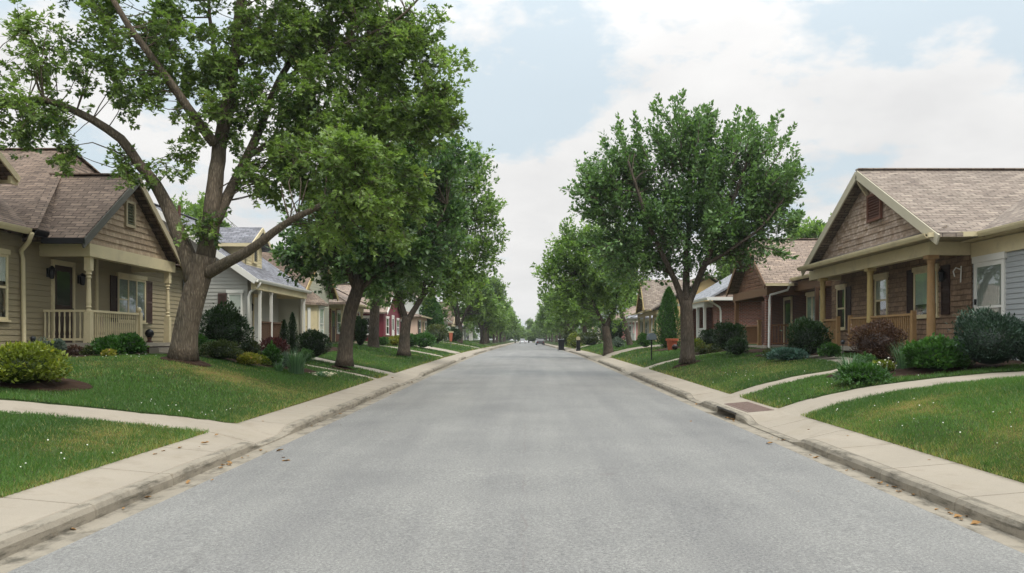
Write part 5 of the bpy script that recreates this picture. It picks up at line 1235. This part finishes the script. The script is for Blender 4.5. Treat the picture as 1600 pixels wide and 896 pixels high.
shrub('shrub', 'white flowered leafy shrub near the navy bin', 661, 58, 1.7, 1.15, 'green', 1600, .13, .34, .2)
shrub('shrub', 'leafy green shrub in front of the peach house', 641, 56, 1.2, .9, 'green', 1100, .13, .34, .2)
shrub('shrub', 'round clipped hedge right of the tall leafy bush', 681, 76, 2.4, 1.7, 'olive', 2200, .14, .3, .08, top_tint=.2)
shrub('tall_bush', 'tall leafy bush between the peach house and the round hedge', 673, 88, 3.4, 5.0, 'green', 3800, .26, .34, .22, 'cone')
shrub('shrub', 'dark bush right of the round clipped hedge', 709, 94, 2.0, 1.7, 'yew', 1200, .18, .3)
shrub('shrub', 'green bush by the pale blue house porch', 598, 52, .9, .6, 'green', 700, .1, .3)
for i, (tx, tw, th) in enumerate(((-12, 7, 5.5), (-6.5, 6, 4.6), (-2.2, 5, 5.2), (2.0, 5.5, 4.4), (6.4, 6, 5.6), (12, 7, 5.0))):
    shrub('tall_bush', 'tall bush closing the far end of the street', CX + tx * F / 288, 288 + i % 2 * 3, tw, th, LEAF[3], 1500, .5, .34, .2, seed=500 + i, group='bushes at the end of the street')
for i, (px_, d_, w_, h_, st, lb) in enumerate(((330, 24.0, .6, .5, 'green', 'small leafy filler plant between the huge trunk and the dark evergreen'), (368, 23.6, .5, .34, 'olive', 'low olive filler plant before the dark evergreen'), (447, 25.0, .5, .5, 'sage', 'grey green filler plant behind the left iris clump'), (410, 24.0, .45, .3, 'lime', 'lime filler plant between the gold shrub and the red bush'), (478, 28.8, .6, .5, 'green', 'leafy plant left of the round dark bush'),
        (186, 21.4, .6, .5, 'yew', 'dark plant filling the gap between the two railing bushes'), (140, 21.0, .4, .3, 'olive', 'low weed at the corner of the cottage porch'), (1428, 18.9, .6, .45, 'olive', 'olive plant between daylilies and the bright green shrub'), (1498, 18.2, .6, .5, 'sage', 'grey green plant wedged before the dwarf spruce'), (1352, 19.8, .6, .4, 'green', 'low green plant below the barberry'), (1205, 27.5, .6, .35, 'olive', 'low olive plant at the left end of the juniper'), (1282, 27.2, .5, .4, 'lime', 'lime plant behind the small leafy one by the right steps'))):
    shrub('filler_plant', lb, px_, d_, w_, h_, st, 520, .07, .3, .3, cat='plant', seed=900 + i)
# right side
shrub('spruce_shrub', 'bushy blue green dwarf spruce at the right edge by the wing', 1547, 17.3, 1.55, 1.18, 'pine', 6500, .075, .2, .2, upv=.45)
shrub('spruce_shrub', 'second blue green dwarf spruce cut by the photo edge', 1612, 16.9, .95, .95, 'pine', 3400, .075, .2, .2, upv=.45)
shrub('shrub', 'bright green leafy shrub left of the dwarf spruces', 1462, 17.8, 1.35, .74, 'green', 4200, .085, .34, .16, upv=.5)
shrub('shrub', 'red brown barberry in front of the tan railing', 1371, 21.5, 1.5, 1.12, 'rust', 5200, .06, .32, .2)
shrub('shrub', 'low spreading green conifer at the lawn tip', 1346, 17.6, 1.2, .40, 'green', 2600, .085, .2, .2, upv=.25)
tuft('iris_clump', 'clump of grey green iris leaves before the right steps', 1330, 19.2, .95, .52, 'iris', 150, .04)
tuft('daylily_clump', 'daylily clump with tall arching leaves left of the bright green shrub', 1414, 18.7, .85, .72, 'iris', 170, .022)
shrub('shrub', 'lime green low plant dotted with white flowers', 1379, 18.5, .5, .34, 'lime', 800, .06, .34)
flowers('white_flowers', 'white flowers over the lime green low plant', 1384, 18.4, .5, .42, plain('white_flower', '#e2ded2', .8, .05), 22, 'flowers', .022)
shrub('shrub', 'dark rounded yew left of the right house steps', 1263, 26.6, 1.42, 1.22, 'yew', 4200, .08, .26, .14)
shrub('shrub', 'small leafy green plant right of the dark yew', 1297, 25.4, .62, .5, 'green', 900, .08, .33)
shrub('juniper_shrub', 'creeping blue green juniper below the dark yew', 1230, 26.2, 1.35, .40, 'juniper', 2300, .085, .2, .2, dep=.7)
shrub('shrub', 'broad dark evergreen at the left end of the brick porch', 1140, 33.4, 1.35, 1.40, 'yew', 3400, .09, .26, .2)
shrub('shrub', 'lower dark evergreen ball before the brick porch', 1152, 31.6, .85, .72, 'yew', 1600, .08, .26)
shrub('low_hedge', 'left half of the low light green hedge by the maple', 1097, 36.6, .75, .40, 'olive', 1000, .07, .3, .1, top_tint=.3)
shrub('low_hedge', 'right half of the low light green hedge by the maple', 1117, 36.2, .75, .40, 'olive', 1000, .07, .3, .1, top_tint=.3)
shrub('shrub', 'yellow green small bush just right of the maple trunk', 1090, 39, .6, .6, 'lime', 600, .08, .33)
shrub('shrub', 'dark leafy bush by the white porch rail', 1108, 40, 1.0, 1.0, 'yew', 1300, .09, .3)
shrub('conifer', 'tall bushy conifer left of the maple trunk', 1045, 48, 1.75, 3.5, 'green', 5200, .12, .24, .2, 'cone', 'shrub', top_tint=.15)
shrub('shrub', 'rounded bush beside the mailbox', 1008, 52, 1.1, .95, 'green', 900, .11, .32)
shrub('shrub', 'large dark bush left of the slim leaning trunk', 958, 74, 2.6, 2.3, 'yew', 2000, .17, .32)
shrub('shrub', 'tawny grass like bush right of the black bin', 921, 82, 2.8, 1.5, 'olive', 1700, .15, .3, .15)
shrub('shrub', 'tall bush directly behind the black bin', 889, 92, 1.8, 2.4, 'olive', 1300, .17, .3)
shrub('shrub', 'yellowish mound between the black bin and the tawny bush', 899, 86, 1.6, 1.6, 'lime', 1100, .15, .3)
shrub('shrub', 'grey green low bush at the foot of the slim leaning trunk', 966, 61, 1.0, .75, 'sage', 700, .11, .3)

# ------------------------------------------------------------------ street furniture and small things
def wheelie(label, px, d, colr, sc=1.0):
    x = lat(px, d); z = float(G(x, d)) if abs(x) > 5.1 else float(zr(d)) + .14
    t = thing('wheelie_bin', label, 'bin', (x, d, z)); m = MB()
    def sec(w, dd, zz): return [(x - w, d - dd, z + zz * sc), (x + w, d - dd, z + zz * sc), (x + w, d + dd, z + zz * sc), (x - w, d + dd, z + zz * sc)]
    m.grid([sec(.24 * sc, .27 * sc, .08), sec(.30 * sc, .34 * sc, .94), sec(.33 * sc, .37 * sc, .95), sec(.33 * sc, .37 * sc, 1.0)], True); m.poly(sec(.24 * sc, .27 * sc, .08)); m.poly(sec(.33 * sc, .37 * sc, 1.0))
    m.build('body', colr, t)
    m = MB(); m.grid([sec(.345 * sc, .385 * sc, 1.003), sec(.34 * sc, .38 * sc, 1.04), sec(.2 * sc, .25 * sc, 1.09)], True); m.poly(sec(.2 * sc, .25 * sc, 1.09)); m.bar((x - .3 * sc, d + .42 * sc, z + 1.0 * sc), (x + .3 * sc, d + .42 * sc, z + 1.0 * sc), .04, .04); m.build('lid', colr, t)
    for q in (-1, 1):
        m = MB(); m.tube([(x + q * .27 * sc, d + .24 * sc, z + .1 * sc), (x + q * .32 * sc, d + .24 * sc, z + .1 * sc)], .1 * sc, 12); m.build('wheel', BLACKP, t)
wheelie('navy wheelie bin standing by the left driveway', 681, 76, plain('navy_plastic', '#1f2c40', .5, .1), .8)
wheelie('black wheelie bin standing at the right kerb', 877, 79, plain('black_plastic', '#15181b', .45, .1), 1.02)

d = 39; x = lat(1018, d); z = float(G(x, d)); t = thing('mailbox', 'grey mailbox on a slim black post in the right lawn', 'mailbox', (x, d, z))
m = MB(); m.box(x - .03, x + .03, d - .03, d + .03, z - .1, z + .98); m.build('post', BLACKP, t)
m = MB(); pr = [(-.2, 0), (.2, 0), (.2, .2), (.14, .29), (0, .33), (-.14, .29), (-.2, .2)]; m.prism([(x + a, d - .25, z + .981 + b) for a, b in pr], (0, .5, 0)); bx = m.build('box', plain('mailbox_grey', '#4d565b', .45, .1), t)
m = MB(); m.prism([(x + a * .94, d - .27, z + .991 + b * .94) for a, b in pr], (0, .018, 0)); m.build('door', plain('mailbox_door', '#5c666b', .45, .1), bx)
d = 77; x = lat(903.5, d); z = float(zr(d)) + .19; t = thing('mailbox', 'black pillar mailbox with a pale box at the right kerb', 'mailbox', (x, d, z))
m = MB(); m.box(x - .17, x + .17, d - .17, d + .17, z, z + 1.0); m.box(x - .21, x + .21, d - .21, d + .21, z - .02, z + .12); m.build('post', BLACKP, t)
m = MB(); m.prism([(x + a * .9, d - .28, z + 1.001 + b) for a, b in pr], (0, .56, 0)); m.build('box', plain('pale_box', '#a59a7c', .5, .1), t)
d = 74; x = lat(704.5, d); z = float(G(x, d)); t = thing('yard_sign', 'narrow reddish yard sign on a thin pole beside the left driveway', 'sign', (x, d, z))
m = MB(); m.tube([(x, d, z - .1), (x, d, z + 1.5)], .025, 8); m.build('pole', plain('pole_grey', '#77746c', .5, .1), t)
m = MB(); m.prism([(x - .10, d - .03, z + .5), (x + .10, d - .03, z + .5), (x + .17, d - .03, z + 1.3), (x - .17, d - .03, z + 1.3)], (0, .06, 0)); m.build('board', plain('faded_red', '#a8604a', .6, .1), t)
m = MB(); m.box(x - .24, x + .24, d - .05, d + .05, z + 1.301, z + 1.4); m.build('cap', CREAM, t)
d = 44; x = lat(1050, d); z = float(G(x, d)); t = thing('terracotta_pot', 'large terracotta pot on the lawn beside the tall conifer', 'planter', (x, d, z))
m = MB(); m.lathe(x, d, [(.19, z), (.22, z + .02), (.285, z + .50), (.34, z + .505), (.345, z + .62), (.31, z + .625), (.29, z + .55)], 20); m.build('pot', plain('terracotta', '#a5573c', .8, .12, 4), t)
m = MB(); m.lathe(x, d, [(.285, z + .551), (.1, z + .57), (.01, z + .572)], 16); m.build('soil', MULCH, t)
o = thing('garden_ball', 'dark round ball leaning against the terracotta pot', 'ornament', (x + .08, d - .42, float(G(x + .08, d - .42))))
z = o.location.z; m = MB(); m.lathe(x + .08, d - .42, [(.01, z), (.09, z + .03), (.15, z + .1), (.165, z + .165), (.15, z + .23), (.09, z + .3), (.01, z + .33)], 16); m.build('ball', plain('dark_glaze', '#2a1d1a', .3, .1), o, smooth=True)
for px_, d_, lb in ((51, 20.2, 'black stake light beside the cottage downspout'), (1317, 24.6, 'black stake light near the right house steps')):
    x = lat(px_, d_); z = float(G(x, d_)); t = thing('stake_light', lb, 'garden light', (x, d_, z))
    m = MB(); m.tube([(x, d_, z - .05), (x, d_, z + .42)], .012, 6); m.build('stake', BLACKP, t)
    m = MB(); m.lathe(x, d_, [(.02, z + .421), (.05, z + .44), (.05, z + .5), (.085, z + .505), (.04, z + .55), (.01, z + .56)], 10); m.build('lamp_head', BLACKP, t)

# cover plate and inlet behind the right kerb
x0, x1 = 4.62, 5.18; z = float(zr(17.9)) + .15
t = thing('drain_cover', 'rusty red cast iron plate set in the pavement over the kerb drain', 'drain cover', (4.9, 18.0, z))
m = MB(); q = MB()
def slope(u, y): return float(zr(y)) + .135 + (.2 - .135) * (u - UB[1] - .165) / (US[1] - UB[1] - .165)
m.prism([(x0, 17.1, slope(x0, 17.1) - .004), (x1, 17.1, slope(x1, 17.1) - .004), (x1, 19.1, slope(x1, 19.1) - .004), (x0, 19.1, slope(x0, 19.1) - .004)], (0, 0, .014)); pl = m.build('plate', plain('rusty_iron', '#75635a', .75, .2, 4, 60, .4), t)
for i in range(24):
    y = 17.16 + i * .08
    q.prism([(x0 + .04, y, slope(x0 + .04, y) + .0105), (x1 - .04, y, slope(x1 - .04, y) + .0105), (x1 - .04, y + .035, slope(x1 - .04, y + .035) + .0105), (x0 + .04, y + .035, slope(x0 + .04, y + .035) + .0105)], (0, 0, .008))
q.build('tread_ribs', plain('rusty_iron', '#75635a'), t)
m = MB(); ya, yb = DRAIN; zz = float(zr(17.9)); m.bar((UB[1] + .012, ya, float(zr(ya)) + .118), (UB[1] + .012, yb, float(zr(yb)) + .118), .03, .035); tag(m.build('drain_lintel', plain('dark_iron', '#3a3733', .6, .2)), 'dark iron lip over the kerb drain opening on the right', 'drain')

# fallen leaves in the gutters
LEAFD = plain('dry_leaf', '#8d6c42', .8, .25, 8, 60, .1)
def dry_leaf(seed):
    rd = random.Random(seed); m = MB(); s = .05
    pts = [(-1, 0, .1), (-.5, .45, .35), (.1, .5, .2), (.6, .35, .4), (1.1, 0, .15)]; low = [(-.45, -.4, .3), (.1, -.55, .42), (.6, -.3, .2)]
    mid = [(-.5, 0, .02), (.1, 0, .0), (.6, 0, .05)]
    m.grid([[tuple(v * s for v in p) for p in (pts[0], pts[1], pts[2], pts[3], pts[4])], [tuple(v * s for v in p) for p in (pts[0], *mid, pts[4])], [tuple(v * s for v in p) for p in (pts[0], *low, pts[4])]])
    return m
LITTER = [(-1, 7.7), (-1, 8.6), (-1, 9.0), (-1, 9.05), (-1, 11.2), (-1, 11.25), (-1, 11.3), (-1, 11.4), (-1, 12.6), (-1, 12.7), (-1, 16.0), (-1, 18.2), (-1, 24.3), (1, 8.1), (1, 8.15), (1, 8.2), (1, 8.3), (1, 10.8), (1, 12.0), (1, 13.7), (1, 13.8), (1, 14.2), (1, 16.9), (1, 17.1), (1, 17.3), (1, 9.4), (1, 20), (1, 20.6)]
proto = None; rd = random.Random(4)
for i in range(90):
    s = -1 if i % 2 == 0 else 1; y = rd.choice([rd.uniform(7, 12), rd.uniform(9, 17), rd.uniform(12, 30)])
    spot = rd.random()
    if i < len(LITTER): s, y = LITTER[i]; y += rd.uniform(-.15, .15); spot = .3
    if spot < .62: u = UB[s] - abs(rd.gauss(.06, .06)); z = float(zr(y)) - .008
    elif spot < .8: u = UA[s] - rd.random() * 1.6; z = float(zr(y)) + .012
    else: u = UB[s] + .3 + rd.random() * .5; z = float(zr(y)) + .165 + .02
    if proto is None: proto = o = dry_leaf(1).build('fallen_leaf', LEAFD, autouv=False)
    else: o = proto.copy(); COL.objects.link(o)
    o.location = (s * u, y, z); o.rotation_euler = (rd.uniform(-.2, .2), rd.uniform(-.2, .2), rd.random() * 6.28); k = rd.choice((.5, .6, .8, 1.2)); o.scale = (k, k, k)
    sd = 'left' if s < 0 else 'right'
    tag(o, f'dry tan leaf lying along the {sd} kerb or gutter', 'leaf', f'fallen leaves along the {sd} kerb')

# parked cars far down the road
def car(label, x, y, colr, rz=0):
    z = float(zr(y)); t = thing('parked_car', label, 'car', (x, y, z)); W = .88
    def ring(prof, w): return [[(x + s_ * w * k, y + a, z + b) for a, b, k in prof] for s_ in (-1, 1)]
    m = MB(); prof = [(-2.2, .35), (-2.25, .6), (-2.1, .82), (-1.2, .92), (1.2, .95), (2.0, .85), (2.2, .6), (2.15, .35)]
    m.grid([[(x - W * .9, y + a, z + b) for a, b in prof], [(x - W, y + a, z + b * .97) for a, b in prof], [(x + W, y + a, z + b * .97) for a, b in prof], [(x + W * .9, y + a, z + b) for a, b in prof]]); m.prism([(x - W * .9, y + a, z + b) for a, b in prof], (W * 1.8, 0, 0)); m.build('body', colr, t)
    m = MB(); cp = [(-1.75, .93), (-1.1, 1.4), (.3, 1.45), (1.15, .95)]; m.prism([(x - W * .8, y + a, z + b) for a, b in cp], (W * 1.6, 0, 0)); cab = m.build('cabin_glass', plain('car_glass', '#14181a', .1, .1, 2, 10, 0, .6), t)
    m = MB(); m.prism([(x - W * .81, y + a, z + b) for a, b in ((-1.15, 1.401), (.32, 1.452), (.25, 1.48), (-1.05, 1.44))], (W * 1.62, 0, 0)); m.build('car_roof', colr, t)
    for q in (-1, 1):
        for yy in (-1.35, 1.35):
            m = MB(); m.tube([(x + q * W * .78, y + yy, z + .32), (x + q * W * 1.01, y + yy, z + .32)], .32, 16); w = m.build('wheel', BLACKP, t)
            m = MB(); m.tube([(x + q * W * 1.0, y + yy, z + .32), (x + q * W * 1.025, y + yy, z + .32)], .19, 12); m.build('rim', plain('alloy', '#8a8d90', .4, .05, metal=.8), w)
        m = MB(); m.box(x + q * .62 - .14, x + q * .62 + .14, y - 2.27, y - 2.2, z + .62, z + .76); m.build('tail_light', plain('tail_red', '#7a1512', .3, .05), t)
car('dark car parked far off at the right kerb', 3.1, 178, plain('dark_car_paint', '#2a2d31', .3, .05))
car('white car parked beyond the dark one at the right kerb', 3.15, 196, plain('white_car_paint', '#c9cbcc', .3, .03))
car('white car standing on the road at the far end', -1.1, 252, plain('white_car_paint', '#c9cbcc'))

# ------------------------------------------------------------------ sky, sun, camera
W = bpy.data.worlds.new('World'); S.world = W; W.use_nodes = True
nt = W.node_tree; N = nt.nodes; L = nt.links; bg = N['Background']
SUN_EL, SUN_AZ = math.radians(52), math.radians(130)      # azimuth clockwise from +Y
sky = N.new('ShaderNodeTexSky'); sky.sky_type = 'NISHITA'; sky.sun_disc = False; sky.sun_elevation = SUN_EL; sky.sun_rotation = SUN_AZ
sky.air_density = 1.0; sky.dust_density = 1.5; sky.ozone_density = 1.0
tc = N.new('ShaderNodeTexCoord'); sp = N.new('ShaderNodeSeparateXYZ'); L.new(tc.outputs['Generated'], sp.inputs[0])
def mth(op, a, b=None, cl=False):
    n = N.new('ShaderNodeMath'); n.operation = op; n.use_clamp = cl
    for i, v in enumerate((a, b)):
        if v is None: continue
        if isinstance(v, (int, float)): n.inputs[i].default_value = v
        else: L.new(v, n.inputs[i])
    return n.outputs[0]
zc = mth('MAXIMUM', sp.outputs[2], 0.0); den = mth('ADD', zc, .30)
cmb = N.new('ShaderNodeCombineXYZ'); L.new(mth('DIVIDE', sp.outputs[0], den), cmb.inputs[0]); L.new(mth('DIVIDE', sp.outputs[1], den), cmb.inputs[1]); cmb.inputs[2].default_value = 8.2
n1 = _noise(nt, cmb.outputs[0], 2.1, 11, .60); n2 = _noise(nt, cmb.outputs[0], 3.0, 7, .55)
hz = mth('MULTIPLY', mth('SUBTRACT', .30, zc, True), .42)
cov = _ramp(nt, mth('ADD', n1, hz), [(.46, (.12, .12, .12)), (.53, (1, 1, 1))])
cloud = _ramp(nt, n2, [(.3, (7.3, 7.3, 7.3)), (.62, (8.6, 8.55, 8.45))])
blue = _mix(nt, .72, _mix(nt, 1.0, sky.outputs[0], (1.15, 1.15, 1.15, 1), 'MULTIPLY'), (7.1, 8.15, 8.55, 1))
col = _mix(nt, cov, blue, cloud)
grad = mth('ADD', mth('MULTIPLY', mth('MULTIPLY', mth('MULTIPLY', zc, zc), zc), 3.6), .84)       # brighter overhead, as under a real bright overcast
col = _mix(nt, 1.0, col, grad, 'MULTIPLY')
L.new(col, bg.inputs[0]); bg.inputs[1].default_value = .1

sl = bpy.data.lights.new('sun', 'SUN'); sl.energy = 1.5; sl.angle = math.radians(11); sl.color = (1, .95, .87)
so = bpy.data.objects.new('sun', sl); COL.objects.link(so)
dv = Vector((math.sin(SUN_AZ) * math.cos(SUN_EL), math.cos(SUN_AZ) * math.cos(SUN_EL), math.sin(SUN_EL)))
so.rotation_euler = (-dv).to_track_quat('-Z', 'Y').to_euler(); so.location = (30, -30, 40)

hm = bpy.data.materials.new('haze_air'); hm.use_nodes = True; hn = hm.node_tree; hn.nodes.remove(hn.nodes['Principled BSDF'])
pv = hn.nodes.new('ShaderNodeVolumePrincipled'); pv.inputs['Color'].default_value = (.86, .89, .92, 1); pv.inputs['Density'].default_value = .0003; pv.inputs['Anisotropy'].default_value = .3
hn.links.new(pv.outputs[0], hn.nodes['Material Output'].inputs['Volume'])
m = MB(); m.box(-640, 640, -30, 1540, -1.6, 17.5); hz_ = m.build('haze', hm, autouv=False); tag(hz_, 'thin pale summer haze filling the street', 'haze', None, 'stuff')

cd = bpy.data.cameras.new('camera'); cam = bpy.data.objects.new('camera', cd); COL.objects.link(cam); S.camera = cam
cam.location = (0, 0, E); cam.rotation_euler = (math.pi / 2, 0, 0)
cd.sensor_width = 36; cd.lens = F / 1600 * 36; cd.shift_x = -(CX - 800) / 1600; cd.shift_y = (HY - 448) / 1600
cd.clip_start = .1; cd.clip_end = 3000
S.view_settings.view_transform = 'Standard'; S.view_settings.look = 'None'; S.view_settings.gamma = 1; S.view_settings.exposure = 0.3
S.view_settings.use_curve_mapping = False
S.cycles.max_bounces = 6; S.cycles.diffuse_bounces = 3; S.cycles.glossy_bounces = 3; S.cycles.transparent_max_bounces = 12; S.cycles.transmission_bounces = 3
S.cycles.sample_clamp_indirect = 6
S.cycles.use_denoising = True
S.cycles.denoiser = 'OPENIMAGEDENOISE'; S.cycles.denoising_prefilter = 'ACCURATE'; S.cycles.denoising_input_passes = 'RGB_ALBEDO_NORMAL'
